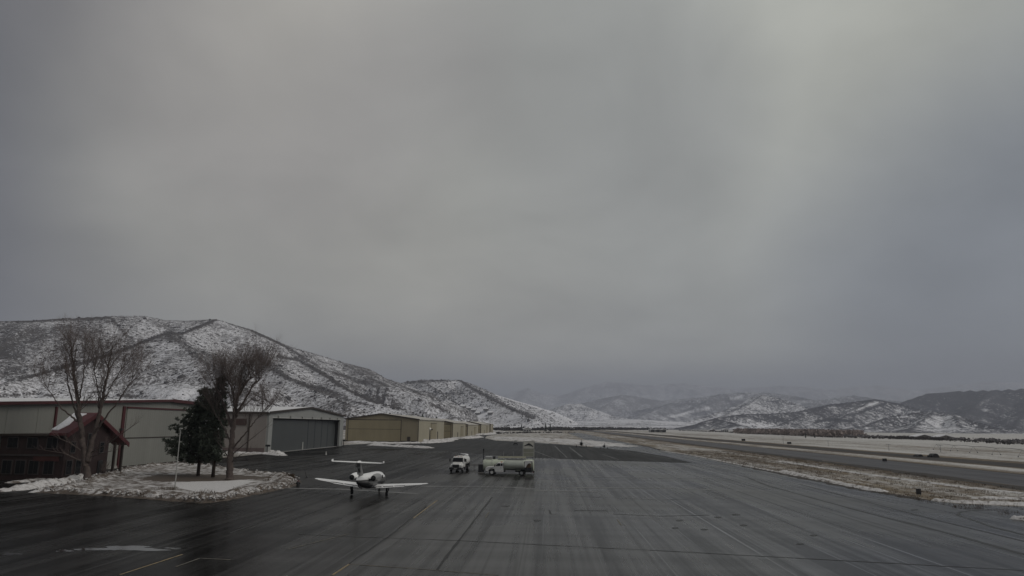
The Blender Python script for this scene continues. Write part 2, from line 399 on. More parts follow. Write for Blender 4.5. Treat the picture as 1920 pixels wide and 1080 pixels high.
for px, w in (([(560, 1002), (640, 1006), (860, 1014), (1240, 1033), (1920, 1070)], .13), ([(655, 1057), (733, 1003), (800, 948)], .16), ([(820, 1068), (868, 1003), (923, 932)], .18),
              ([(1920, 1040), (1790, 1003), (1600, 955), (1440, 911), (1395, 893)], .45), ([(1920, 1015), (1760, 976), (1640, 945), (1500, 908)], .25),
              ([(1920, 1003), (1860, 988), (1815, 972), (1795, 966), (1800, 960), (1830, 957), (1870, 956)], .35),
              ([(1030, 957), (1033, 964), (1045, 964.5)], .14), ([(1077, 957), (1140, 958)], .25), ([(1150, 964), (1240, 968), (1330, 966)], .22),
              ([(430, 1000), (560, 952), (640, 925)], .18), ([(1085, 931), (1240, 938), (1290, 936)], .12)):
    mark('tar_joint', px, w, M_SEAM if px[0][0] < 1800 else M_TAR, zt, 10, .04, .35)
for px in ([(500, 915), (640, 917.5), (784, 926)], [(790, 912), (960, 914), (1010, 918)], [(1060, 893), (1200, 896), (1330, 897)], [(1030, 914), (1260, 916), (1420, 922)], [(1000, 920), (1120, 922)],
           [(1108, 838.5), (1190, 849), (1262, 861)], [(1000, 845), (1040, 860)], [(1068, 839), (1092, 857)], [(1040, 836), (1063, 858)], [(1130, 852), (1160, 862)]):
    mark('salt_streak', px, .8 if px[0][1] > 905 else .4, M_PALE if px[0][1] > 880 else M_PALE2, .0165, 10, .06, .5)
for cx, cy, rx, ry in ((232, 1029, 75, 4.0), (120, 1033, 14, 2.4), (20, 1039, 18, 2), (330, 1028.5, 18, 1.6), (1000, 1030, 0.1, .1)):
    pts = []
    for k in range(40):
        a = 2 * math.pi * k / 40; q = 1 + .35 * math.sin(3 * a + cx) + random.uniform(-.18, .18); pts.append(vu(cx + rx * q * math.cos(a), cy + ry * q * math.sin(a)))
    if rx < 1: continue
    sheet('puddle', M_WETT, pts[::-1], .009, apron)
for cx, cy in ((948, 949), (1008, 976), (1275, 976), (1266, 990), (1320, 993), (1346, 970), (1395, 985), (1525, 1004), (1715, 956), (1500, 1020), (1380, 965)):
    pts = []
    for k in range(20):
        a = 2 * math.pi * k / 20; q = 1 + random.uniform(-.3, .3); pts.append(vu(cx + 7 * q * math.cos(a), cy + 1.3 * q * math.sin(a)))
    sheet('tar_patch', M_TAR, pts[::-1], .013, apron)
# verge: dark bare-earth rim where the plough cut along the apron edge
M_RIM = mat('bare_earth', (.030, .024, .019), .9, .35, .8)
rim = strip_mb(subdiv(edge[1:10], 14, .18), 1.6, .5).build('verge', M_RIM); rim.rotation_euler.z = -HEAD; rim.location.z = .016; struct(rim)
for vv, w in ((66.2, 4.2), (103.5, 1.8), (87.0, 1.0)):
    o = strip_mb(subdiv([(vv - .5, -60), (vv + (3 if vv < 100 else 2), 230), (vv + (1 if vv < 100 else 2), 900)], 60, .25), w, .5).build('verge', M_RIM); o.rotation_euler.z = -HEAD; o.location.z = .012 if vv < 100 else .011; struct(o)

# ------------------------------------------------------------------ snow
def snow_mat(name, dirt=.35, attr=True):
    t = NT(name); a = t.noise(None, .9, 6, .7); b = t.noise(None, 5, 5, .7)
    sn = t.mix(t.rng(b, .3, .7), (.40, .385, .37), (.70, .69, .68))
    d = t.mix(t.rng(b, .35, .65), (.06, .048, .038), (.13, .105, .085))
    f = t.math('ADD', t.math('MULTIPLY', a, .6), t.math('MULTIPLY', b, .4))
    if attr: f = t.math('ADD', f, t.math('MULTIPLY', t.attr('dirt'), .5))
    t.col(t.mix(t.rng(f, .62 - dirt * .35, .76 - dirt * .35), sn, d)); t.ro(.8); t.spec(.25); t.bump(b, .5, .08); return t.m
M_SNOW = snow_mat('dirty_snow', .47); M_SNOWB = snow_mat('ploughed_snow', .30); M_CLEAN = mat('clean_snow', (.72, .72, .73), .8, .08, 2, spec=.25)
M_ROOFSNOW = mat('roof_snow', (.66, .66, .66), .8, .10, .15, spec=.25)

def in_poly(x, y, poly):
    c = np.zeros(x.shape, bool); n = len(poly)
    for i in range(n):
        x0, y0 = poly[i]; x1, y1 = poly[(i + 1) % n]
        k = ((y0 > y) != (y1 > y)); xi = (x1 - x0) * (y - y0) / ((y1 - y0) if y1 != y0 else 1e-9) + x0
        c ^= k & (x < xi)
    return c
def poly_dist(x, y, poly, closed=True):
    d = np.full(x.shape, 1e9); n = len(poly)
    for i in range(n if closed else n - 1):
        x0, y0 = poly[i]; x1, y1 = poly[(i + 1) % n]; dx, dy = x1 - x0, y1 - y0; L2 = dx * dx + dy * dy + 1e-9
        t = np.clip(((x - x0) * dx + (y - y0) * dy) / L2, 0, 1); d = np.minimum(d, np.hypot(x - x0 - t * dx, y - y0 - t * dy))
    return d

ISL = [vu(*p) for p in [(60, 923), (110, 915), (150, 905), (172, 897), (212, 886), (262, 876), (312, 871), (380, 874), (440, 882), (490, 889), (540, 891.5), (562, 902), (557, 911), (512, 921), (462, 931), (425, 939), (385, 944), (335, 941), (262, 935), (200, 930), (120, 926)]]
BARE = [vu(*p) for p in [(268, 900), (300, 893), (360, 892), (440, 893), (520, 899), (455, 901.5), (430, 904), (350, 905.5), (290, 905)]]
FLAT = [vu(*p) for p in [(325, 908), (380, 906), (455, 903), (475, 905), (440, 916), (415, 926), (372, 925), (340, 918)]]
def island():
    xs = np.array([p[0] for p in ISL]); ys = np.array([p[1] for p in ISL]); st = .22
    gx = np.arange(xs.min() - 1, xs.max() + 1, st); gy = np.arange(ys.min() - 1, ys.max() + 1, st)
    X, Y = np.meshgrid(gx, gy); ins = in_poly(X, Y, ISL); d = poly_dist(X, Y, ISL)
    d = np.where(ins, d + .6 * (fbm(X * .9, Y * .9, 3, 5) - .5), -d + .9 * (fbm(X * .8, Y * .8, 3, 9) - .42))
    rimh = np.exp(-((d - 1.7) / 1.3) ** 2)
    lump = fbm(X * .9, Y * .9, 4, 3); fine = fbm(X * 2.6, Y * 2.6, 3, 8)
    z = np.clip(d / .9, 0, 1) * (.20 + .42 * rimh * (lump - .15) * 2 + .20 * (fine - .5) * (rimh + .35))
    bare = np.where(in_poly(X, Y, BARE), poly_dist(X, Y, BARE), -poly_dist(X, Y, BARE)); flat = np.where(in_poly(X, Y, FLAT), poly_dist(X, Y, FLAT), -poly_dist(X, Y, FLAT))
    bf = np.clip(bare / .8 + .5 + (lump - .5), 0, 1); ff = np.clip(flat / .8 + .5, 0, 1)
    z = z * (1 - bf) + .14 * bf; z = z * (1 - ff) + .16 * ff
    dirt = .9 * bf + (1 - ff) * (.35 * (lump - .3) + .55 * (fine - .5)) - .6 * ff + .30 * np.exp(-(d / .5) ** 2)
    z = np.where(d < 0, -.03, z)
    k = np.arange(X.size).reshape(X.shape); q = np.stack([k[:-1, :-1], k[:-1, 1:], k[1:, 1:], k[1:, :-1]], -1).reshape(-1, 4)
    keep = (z.ravel()[q] > -.02).any(1); q = q[keep]; used, inv = np.unique(q, return_inverse=True)
    vs = np.stack([X, Y, z + .012], -1).reshape(-1, 3)[used]
    o = np_mesh('snow_island', vs, inv.reshape(q.shape), M_SNOW, True, {'dirt': dirt.ravel()[used]}); o.rotation_euler.z = -HEAD; struct(o)
    return o
snow_island = island()

def bank(px, width, height, seed=0, m=None, st=.25, stt=None, dirt0=0.0, name='snow_bank'):
    pts = [vu(*p) for p in px]; xs = [p[0] for p in pts]; ys = [p[1] for p in pts]; w = width
    gx = np.arange(min(xs) - w, max(xs) + w + st, st); gy = np.arange(min(ys) - w, max(ys) + w + st * (stt or 1), st * (stt or 1))
    X, Y = np.meshgrid(gx, gy); d = poly_dist(X, Y, pts, False); fr = 1.2 / max(w, .6)
    n = fbm(X * fr + seed, Y * fr, 4, seed); n2 = fbm(X * fr * 3.3, Y * fr * 3.3 + seed, 3, seed + 4)
    ww = w * (.55 + .9 * (n - .2)); k = np.clip(1 - d / ww, 0, 1)
    z = height * (k ** .7) * (.45 + .9 * n) * (.7 + .6 * n2); z = np.where(k <= 0, -.04, z)
    idx = np.arange(X.size).reshape(X.shape); q = np.stack([idx[:-1, :-1], idx[:-1, 1:], idx[1:, 1:], idx[1:, :-1]], -1).reshape(-1, 4)
    q = q[(z.ravel()[q] > -.03).any(1)]; used, inv = np.unique(q, return_inverse=True)
    o = np_mesh(name, np.stack([X, Y, z + .012], -1).reshape(-1, 3)[used], inv.reshape(q.shape), m or M_SNOWB, True, {'dirt': (n2.ravel()[used] - .5) * .7 + dirt0}); o.rotation_euler.z = -HEAD
    return struct(o)
bank([(28, 919), (90, 911), (128, 904), (150, 899)], 1.2, .75, 1)
bank([(75, 922.5), (110, 920), (150, 913)], .9, .45, 2)
bank([(10, 896), (60, 893), (85, 897)], 1.2, .35, 3, M_SNOW)
bank([(30, 905), (70, 901), (95, 903)], 1.1, .35, 4, M_SNOW)
bank([(0, 921), (10, 920)], 1.2, .3, 5)
bank([(178, 896), (215, 889), (262, 880), (300, 875)], 1.3, .5, 6)
bank([(410, 850), (430, 849), (452, 850), (470, 849.5), (496, 851), (530, 854)], 1.6, .45, 7)
bank([(508, 849.5), (522, 850.5)], 1.8, .9, 8)
bank([(664, 829.5), (690, 830), (720, 831.5), (780, 831)], 3.2, .7, 9, None, .6)
bank([(702, 835), (735, 836.5), (765, 838), (800, 840)], 3.0, .7, 10, None, .6)
bank([(790, 827.5), (806, 827.5), (832, 826.5), (848, 824)], 3.5, 1.0, 11, None, .7)
bank([(795, 831), (820, 829.5), (846, 826.5)], 3.0, .9, 12, None, .7)
bank([(852, 822), (868, 822.5), (884, 821.5), (898, 820)], 3.6, 1.2, 13, None, .8)
bank([(897, 815.5), (912, 815), (928, 813)], 4.5, 1.4, 14, None, 1.0)
bank([(922, 808.5), (935, 809), (950, 812)], 6, 1.6, 15, None, 1.3)
# ploughed snow beyond the sealed apron and along the field edge
bank([(936, 822.5), (985, 825.5), (1040, 828), (1095, 832), (1125, 836)], 6.5, .8, 16, None, .8)
bank([(945, 820), (1000, 822), (1060, 824.5), (1110, 829), (1150, 836)], 11, .5, 17, None, 1.0)
bank([(1240, 845.2), (1290, 852.5), (1385, 871.2), (1480, 889), (1590, 911)], .6, .16, 18, M_SNOW, .3, 3)
bank([(1470, 884), (1545, 900), (1600, 912), (1650, 921)], 1.1, .3, 19, None, .3, 2)
bank([(1760, 939), (1800, 942.5), (1860, 945), (1940, 948)], .85, .32, 20)
bank([(1830, 934), (1880, 935), (1960, 938)], .8, .25, 21)
bank([(1906, 973), (1935, 976)], .6, .35, 22)
bank([(1460, 865), (1620, 889), (1800, 913), (1930, 927)], .8, .2, 23, None, .3, 3)

def clods():
    mb_v = []; mb_f = []; base = MB(); base.ball((0, 0, 0), 1, 6, 4)
    bv = np.array(base.v); bf = np.array([f if len(f) == 4 else f + (f[-1],) for f in base.f]); n = 0
    per = subdiv(ISL + [ISL[0]], 30); cnt = 0
    while cnt < 380:
        p = random.choice(per); off = random.gauss(0, 1.0) ; x = p[0] + random.gauss(0, .9); y = p[1] + random.gauss(0, .9)
        if not in_poly(np.array([x]), np.array([y]), ISL)[0]: continue
        s = random.uniform(.05, .19) ; r = np.array([s, s * random.uniform(.7, 1.2), s * random.uniform(.6, .9)])
        vv = bv * r * (1 + rng.uniform(-.25, .25, (len(bv), 1))) + np.array([x, y, random.uniform(.25, .6)]); mb_v.append(vv); mb_f.append(bf + n); n += len(bv); cnt += 1
    o = np_mesh('snow_clods', np.concatenate(mb_v), np.concatenate(mb_f), M_SNOWB, True, {'dirt': rng.uniform(-.3, .5, n)}); o.rotation_euler.z = -HEAD; stuff(o)
clods()
M_DRY = mat('dry_grass', (.075, .052, .032), .9, .4, 2)
def tufts(name, spots, m, hmax=.5, n=14, spread=.5):
    vs = []; fs = []
    for (x, y, z) in spots:
        for _ in range(n):
            a = random.uniform(0, 6.28); r = random.uniform(0, spread); bx, by = x + r * math.cos(a), y + r * math.sin(a); h = random.uniform(.3, 1) * hmax; w = random.uniform(.01, .03); b = random.uniform(0, 6.28)
            lx, ly = random.gauss(0, .35) * h, random.gauss(0, .35) * h; o = len(vs)
            vs += [(bx - w * math.cos(b), by - w * math.sin(b), z), (bx + w * math.cos(b), by + w * math.sin(b), z), (bx + lx, by + ly, z + h)]; fs.append((o, o + 1, o + 2))
    o = np_mesh(name, vs, fs, m, False); o.rotation_euler.z = -HEAD; return stuff(o)
spots = []
while len(spots) < 170:
    p = random.choice(subdiv(ISL + [ISL[0]], 20)); x, y = p[0] + random.gauss(0, 1.6), p[1] + random.gauss(0, 1.6)
    if in_poly(np.array([x]), np.array([y]), ISL)[0]: spots.append((x, y, .2))
spots += [(*vu(x + random.gauss(0, 6), y + random.gauss(0, 1)), .25) for x, y in ((362, 931), (390, 928), (300, 922), (320, 921), (530, 902), (545, 900), (500, 905)) for _ in range(5)]
tufts('dry_tufts', spots, M_DRY)
fs_ = [(random.uniform(42.5, 67), random.uniform(75, 260) ** 1.0, 0) for _ in range(2600)]
tufts('verge_grass', fs_, M_DRY, .32, 10, .7)

# ------------------------------------------------------------------ hills
def hill_mat(name, sc, wid=.20, snow=(.74, .74, .76), brush=(.058, .053, .050), rocky=(.12, .11, .105)):
    t = NT(name)
    big = t.noise(None, .0035 * sc, 4, .6, .3); mid = t.noise(t.mapping((1, 1, 2.2)), .016 * sc, 5, .62, .4)
    fin = t.noise(t.mapping((1, 1, 1.6)), .11 * sc, 4, .7); sp = t.noise(None, .30 * sc, 3, .7)
    h = t.math('ADD', t.math('MULTIPLY', big, .30), t.math('ADD', t.math('MULTIPLY', mid, .50), t.math('ADD', t.math('MULTIPLY', fin, 1.05), t.math('MULTIPLY', sp, .95))))
    h = t.math('SUBTRACT', h, .90)
    f = t.rng(t.math('ADD', h, t.attr('brush')), 1 - wid, 1 + wid, 0, 1)
    b = t.mix(t.rng(fin, .35, .65), brush, rocky)
    t.col(t.mix(f, snow, b)); t.ro(.9); t.spec(.1); t.bump(h, .6, 3.0 / sc); return t.m
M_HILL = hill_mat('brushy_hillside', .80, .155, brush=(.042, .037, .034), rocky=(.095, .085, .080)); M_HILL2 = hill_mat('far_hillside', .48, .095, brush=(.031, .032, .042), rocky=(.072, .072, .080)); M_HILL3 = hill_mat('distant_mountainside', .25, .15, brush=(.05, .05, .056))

def make_hill(name, ridges, px_rng, z_rng, m, ncol=300, nrow=160, slope=.42, gully=110.0, gamp=.55, brush0=.5, seed=0, lines=(), foot_snow=.12, lowbrush=0.0, power=1.0, holes=()):
    # columns fan out from the airfield, rows step towards the mountains; heights come from the ridge lines
    pxs = np.linspace(px_rng[0], px_rng[1], ncol); tn = (pxs - 960) / FPX
    zs = np.geomspace(z_rng[0], z_rng[1], nrow)
    Y, T = np.meshgrid(zs, tn, indexing='ij'); X = Y * T
    H = np.full(X.shape, -40.0); RD = np.full(X.shape, 1e9)
    hmax = 1
    for ri, rd in enumerate(ridges):
        sl = slope; rp = rd
        if isinstance(rd, dict): sl = rd.get('slope', slope); rp = rd['p']
        pts = [V(*p) for p in rp]; arc = 0
        for i in range(len(pts) - 1):
            a, b = pts[i], pts[i + 1]; dx, dy = b.x - a.x, b.y - a.y; L2 = dx * dx + dy * dy + 1e-6; L = math.sqrt(L2)
            tt = np.clip(((X - a.x) * dx + (Y - a.y) * dy) / L2, 0, 1); d = np.hypot(X - a.x - tt * dx, Y - a.y - tt * dy)
            wob = fbm(X / 260 + 3 * ri, Y / 260, 2, seed + 7) * 2.2
            s = (arc + tt * L) / gully + wob + ri * 5.7
            g = np.abs(2 * fbm(s, d / (gully * 6), 3, seed + ri) - 1)
            h = a.z + (b.z - a.z) * tt
            hh = h - (d ** power) * sl * (1 + gamp * (1 - 2.0 * g) * np.clip(d / 60, 0, 1))
            H = np.maximum(H, hh); RD = np.minimum(RD, d + np.abs(H - hh) * 3); arc += L; hmax = max(hmax, a.z, b.z)
    n = fbm(X / 70, Y / 70, 4, seed + 20) - .5
    H = H + n * np.clip(RD / 120, 0, 1) * hmax * .07
    # soften the foot of the slope
    H = np.where(H < 25, 25 * np.exp((H - 25) / 25.0) - 2.5, H)
    # brush cover: thickets in patches, along ridge tops, less at the foot
    lo = fbm(X / 320 + 9, Y / 320, 3, seed + 31); md = fbm(X / 90, Y / 90, 3, seed + 33)
    B = brush0 + .18 * (lo - .5) + .15 * (md - .5) + .13 * np.exp(-(RD / 7) ** 2) - foot_snow * np.exp(-np.clip(H, 0, None) / (hmax * .18)) + lowbrush * np.exp(-np.clip(H, 0, None) / 6)
    R3 = np.stack([X, Y, H - CAM_H], -1); dep = R3 @ Fv; sx = 960 + FPX * (R3 @ Rv) / dep; sy = 540 - FPX * (R3 @ Uv) / dep
    for ln, w, amt in lines:
        B = B + 1.45 * amt * np.exp(-(poly_dist(sx, sy + 2.0 * (fbm(sx / 14, sy / 14, 2, 3) - .5), ln, False) / w) ** 2)
    for cx, cy, rx, ry, amt in holes:
        B = B + amt * np.exp(-(((sx - cx) / rx) ** 2 + ((sy - cy) / ry) ** 2))
    idx = np.arange(X.size).reshape(X.shape); q = np.stack([idx[:-1, :-1], idx[:-1, 1:], idx[1:, 1:], idx[1:, :-1]], -1).reshape(-1, 4)
    hz = H.ravel(); q = q[(hz[q] > -2.0).any(1)]; used, inv = np.unique(q, return_inverse=True)
    vs = np.stack([X, Y, H], -1).reshape(-1, 3)
    o = np_mesh(name, vs[used], inv.reshape(q.shape), m, True, {'brush': B.ravel()[used]})
    return struct(o), (X, Y, H, B)

LINES_L = [([(30, 604), (205, 595)], 1.60, 0.220), ([(205, 595), (222, 612), (248, 640)], 2.00, 0.160), ([(405, 600), (375, 612), (340, 626), (312, 624), (270, 641), (215, 662), (150, 680), (60, 705)], 2.08, 0.260),
           ([(480, 662), (505, 690), (545, 712), (600, 728), (650, 745)], 4.00, 0.160), ([(320, 630), (380, 665), (420, 690)], 11.20, 0.100), ([(520, 668), (560, 676), (605, 700), (650, 730), (700, 752), (756, 765)], 2.40, 0.280), ([(690, 740), (752, 763)], 4.80, 0.200),
           ([(430, 606), (470, 618), (540, 652), (600, 690), (680, 716), (760, 744), (840, 770)], 2.08, 0.160), ([(612, 662), (700, 695), (740, 718), (790, 740)], 1.60, 0.120),
           ([(560, 718), (640, 748), (700, 762)], 2.00, 0.140), ([(40, 690), (0, 660)], 20.00, 0.100), ([(466, 628), (470, 648), (477, 664)], 1.00, -0.130), ([(400, 650), (408, 668)], 1.00, -0.120), ([(0, 715), (60, 706)], 1.20, 0.200),
           ([(0, 742), (75, 738), (100, 742)], 1.28, 0.250), ([(220, 742), (270, 744)], 1.20, 0.220), ([(840, 782), (900, 790)], 1.60, 0.150)]
hill, HL = make_hill('hill', [
    [(-420, 640, 1700), (-120, 612, 1950), (0, 602, 2000), (60, 601, 2000), (130, 596, 2000), (210, 592, 2050), (270, 592, 2100), (310, 600, 2150), (350, 601, 2150), (405, 598, 2150), (430, 606, 2200), (470, 617, 2250), (500, 630, 2300), (540, 648, 2350), (580, 660, 2400), (640, 678, 2500), (690, 691, 2600), (720, 708, 2650), (765, 722, 2700), (800, 752, 2700)],
    [(405, 598, 2150), (375, 612, 2000), (340, 626, 1870), (312, 624, 1820), (270, 641, 1740), (215, 662, 1660), (150, 680, 1560), (60, 705, 1420), (-60, 735, 1250)],
    [(470, 617, 2250), (490, 660, 2000), (545, 712, 1700), (600, 735, 1560), (660, 760, 1400)],
    [(540, 648, 2350), (580, 682, 2100), (650, 728, 1800), (700, 752, 1650), (756, 766, 1600), (800, 784, 1500)],
    [(640, 678, 2500), (720, 722, 2250), (790, 748, 2100), (850, 778, 1950)],
    [(312, 624, 1820), (400, 690, 1500), (470, 738, 1250)]],
    (-330, 900), (900, 3300), M_HILL, 620, 250, slope=.40, gully=95, gamp=.42, brush0=.55, seed=2, lines=LINES_L, foot_snow=.10, holes=[(400, 640, 90, 40, -.06), (60, 640, 90, 40, .05), (520, 690, 100, 40, -.03), (345, 737, 60, 12, -.20), (60, 722, 80, 16, -.06), (90, 620, 12, 40, -.08)])
hill2, HL2 = make_hill('hill', [
    [(700, 730, 3300), (760, 716, 3300), (790, 712, 3300), (860, 712, 3350), (890, 722, 3450), (930, 740, 3600), (970, 752, 3750), (1010, 763, 3900), (1050, 779, 4000), (1090, 797, 4100)],
    [(860, 712, 3350), (900, 738, 3050), (950, 764, 2750), (1000, 785, 2500)], [(790, 712, 3300), (840, 748, 2900), (880, 775, 2600)]],
    (690, 1130), (2100, 4400), M_HILL, 330, 150, slope=.42, gully=130, gamp=.35, brush0=.465, seed=5, lines=[([(862, 712), (900, 736), (955, 764), (1000, 783)], 2.4, .25), ([(760, 717), (860, 712)], 1.6, .15), ([(930, 741), (990, 757), (1080, 790)], 1.5, -.25)], foot_snow=.10, holes=[(845, 770, 26, 9, -.3), (900, 775, 30, 6, -.22)])
# right-hand hills, nearest first
make_hill('hill', [
    [(1255, 811, 2500), (1290, 798, 2700), (1340, 784, 2900), (1390, 776, 3000), (1440, 775, 3100), (1490, 772, 3200), (1560, 757, 3400), (1610, 752, 3500), (1640, 748, 3500), (1690, 757, 3500), (1740, 771, 3400), (1800, 790, 3300)],
    [(1640, 748, 3500), (1600, 770, 3000), (1560, 795, 2500)], [(1560, 757, 3400), (1500, 780, 2900), (1450, 800, 2500)], [(1340, 784, 2900), (1400, 798, 2500)]],
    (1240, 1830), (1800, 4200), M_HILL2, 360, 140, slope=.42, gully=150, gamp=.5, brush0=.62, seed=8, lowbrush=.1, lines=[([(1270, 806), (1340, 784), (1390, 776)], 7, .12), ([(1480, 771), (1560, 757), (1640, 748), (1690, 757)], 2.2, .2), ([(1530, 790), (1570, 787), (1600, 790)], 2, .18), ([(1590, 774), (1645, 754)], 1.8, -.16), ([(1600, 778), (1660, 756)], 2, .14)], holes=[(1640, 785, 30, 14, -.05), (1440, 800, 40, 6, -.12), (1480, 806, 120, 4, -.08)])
make_hill('hill', [
    [(1560, 812, 2100), (1620, 797, 2300), (1660, 783, 2450), (1700, 775, 2500), (1750, 771, 2500), (1790, 777, 2400), (1830, 790, 2300), (1880, 803, 2200), (1960, 818, 2100)],
    [(1750, 771, 2500), (1720, 795, 2150), (1690, 812, 1900)], [(1790, 777, 2400), (1800, 800, 2050)]],
    (1540, 2050), (1300, 3000), M_HILL2, 300, 120, slope=.40, gully=90, gamp=.7, brush0=.60, seed=12, lowbrush=.1, holes=[(1765, 790, 26, 14, -.13), (1700, 782, 25, 6, -.08), (1850, 800, 30, 30, .03)])
make_hill('hill', [
    [(1620, 775, 4600), (1690, 754, 4700), (1740, 737, 4800), (1770, 735, 4800), (1800, 732, 4800), (1860, 731, 4700), (1920, 728, 4600), (2050, 720, 4500), (2300, 716, 4400), (2700, 730, 4000)],
    [(1860, 731, 4700), (1830, 758, 4000), (1800, 785, 3300)], [(1960, 727, 4600), (1930, 760, 3800), (1900, 800, 2900)], [(2150, 718, 4500), (2100, 770, 3400), (2050, 815, 2400)]],
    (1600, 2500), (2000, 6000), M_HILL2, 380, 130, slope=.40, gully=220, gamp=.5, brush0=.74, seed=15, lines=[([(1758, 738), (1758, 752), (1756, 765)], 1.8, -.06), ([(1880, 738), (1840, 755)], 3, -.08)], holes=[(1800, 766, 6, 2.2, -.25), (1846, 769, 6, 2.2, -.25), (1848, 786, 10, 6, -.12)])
make_hill('hill', [
    [(1290, 790, 4600), (1360, 768, 4800), (1390, 756, 5000), (1410, 744, 5000), (1428, 740, 5000), (1455, 744, 4950), (1480, 752, 4900), (1515, 764, 4800), (1560, 780, 4600)],
    [(1428, 740, 5000), (1400, 760, 4500), (1340, 785, 4000)]],
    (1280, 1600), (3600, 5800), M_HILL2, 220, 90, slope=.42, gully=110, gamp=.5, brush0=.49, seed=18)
make_hill('hill', [
    [(1150, 778, 8600), (1220, 763, 8600), (1260, 754, 8600), (1300, 746, 8600), (1350, 738, 8600), (1380, 735, 8600), (1440, 735, 8600), (1480, 740, 8600), (1515, 750, 8600), (1560, 747, 8600), (1600, 741, 8800), (1640, 747, 8900), (1690, 752, 8900), (1760, 760, 8900)],
    [(1350, 738, 8600), (1290, 770, 7400), (1220, 792, 6000)], [(1260, 754, 8600), (1190, 785, 7000)]],
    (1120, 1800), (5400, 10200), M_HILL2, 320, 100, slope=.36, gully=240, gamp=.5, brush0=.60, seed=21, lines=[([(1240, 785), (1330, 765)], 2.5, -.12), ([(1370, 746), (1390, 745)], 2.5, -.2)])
make_hill('hill', [
    [(1010, 775, 5600), (1040, 765, 5600), (1065, 757, 5600), (1088, 757, 5600), (1105, 766, 5600), (1130, 775, 5500), (1180, 785, 5400)]],
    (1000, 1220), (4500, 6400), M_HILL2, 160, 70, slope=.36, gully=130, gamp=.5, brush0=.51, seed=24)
make_hill('mountain', [
    [(1000, 775, 12000), (1060, 762, 12000), (1110, 750, 12000), (1135, 744, 12000), (1165, 739, 12000), (1195, 742, 12000), (1240, 750, 12000), (1300, 744, 12000), (1340, 748, 12000)],
    [(1165, 739, 12000), (1130, 765, 10500)]],
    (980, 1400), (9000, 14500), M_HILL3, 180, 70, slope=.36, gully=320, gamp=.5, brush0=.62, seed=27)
make_hill('mountain', [
    [(820, 748, 18500), (900, 726, 18500), (945, 742, 18500), (972, 733, 18500), (990, 727, 18500), (1015, 738, 18500), (1050, 742, 18500), (1090, 728, 18500), (1140, 715, 18500), (1210, 722, 18500), (1280, 718, 18500), (1380, 728, 18500), (1480, 722, 18500), (1560, 730, 18500), (1640, 722, 18500), (1720, 732, 18500), (1850, 715, 18500), (2000, 720, 18500)],
    [(990, 727, 18500), (975, 760, 16500)]],
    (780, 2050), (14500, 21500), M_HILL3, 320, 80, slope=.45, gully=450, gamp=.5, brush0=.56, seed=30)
# low snowy benches at the valley end
make_hill('bench_land', [
    [(1040, 792, 4700), (1090, 790, 4700), (1130, 788, 4700), (1190, 786, 4700), (1260, 792, 4500), (1300, 800, 4200)], [(1080, 797, 3600), (1160, 795, 3600), (1230, 799, 3500)]],
    (1010, 1330), (2700, 5200), M_HILL2, 160, 60, slope=.05, gully=300, gamp=.2, brush0=.41, seed=33, foot_snow=0, lowbrush=0.02)

# shrubs scattered on the left hills
M_BRUSH = mat('bare_brush', (.050, .043, .040), .9, .35, .3)
def hillside_brush(name, HD, n, size, pxlim):
    X, Y, Hh, B = HD; base = MB(); base.ball((0, 0, 0), 1, 5, 3); bv = np.array(base.v); bf = np.array([f if len(f) == 4 else f + (f[-1],) for f in base.f])
    ii = rng.integers(0, X.shape[0] - 1, n * 6); jj = rng.integers(0, X.shape[1] - 1, n * 6)
    w = np.clip((B[ii, jj] - .38) * 5, .05, 1) * (Hh[ii, jj] > 3); k = rng.random(n * 6) < w; ii, jj = ii[k][:n], jj[k][:n]
    fi, fj = rng.random(len(ii)), rng.random(len(ii))
    def bl(A): return (A[ii, jj] * (1 - fj) + A[ii, jj + 1] * fj) * (1 - fi) + (A[ii + 1, jj] * (1 - fj) + A[ii + 1, jj + 1] * fj) * fi
    c = np.stack([bl(X), bl(Y), bl(Hh)], -1); s = size * np.exp(rng.normal(0, .45, len(ii)))
    vs = (bv[None] * (s[:, None, None] * np.array([1.25, 1.25, .75])) * (1 + rng.uniform(-.3, .3, (len(ii), len(bv), 1))) + c[:, None] + np.array([0, 0, .3])).reshape(-1, 3)
    fs = (bf[None] + (np.arange(len(ii)) * len(bv))[:, None, None]).reshape(-1, 4)
    return stuff(np_mesh(name, vs, fs, M_BRUSH, False))
hillside_brush('hillside_brush', HL, 13000, 1.25, None); hillside_brush('hillside_brush', HL2, 6000, 1.9, None)

# ------------------------------------------------------------------ haze
def haze():
    mb = MB(); mb.box((0, 7000, 619), (44000, 36000, 1240)); o = mb.build('haze', bpy.data.materials.new('haze_air')); m = o.data.materials[0]; m.use_nodes = True; nt = m.node_tree
    nt.nodes.clear(); out = nt.nodes.new('ShaderNodeOutputMaterial'); pv_ = nt.nodes.new('ShaderNodeVolumePrincipled')
    pv_.inputs['Color'].default_value = (.63, .67, .77, 1); pv_.inputs['Density'].default_value = HAZE_D; pv_.inputs['Anisotropy'].default_value = 0.0
    nt.links.new(pv_.outputs[0], out.inputs['Volume']); stuff(o); return o
HAZE_D = 9.5e-5
haze()

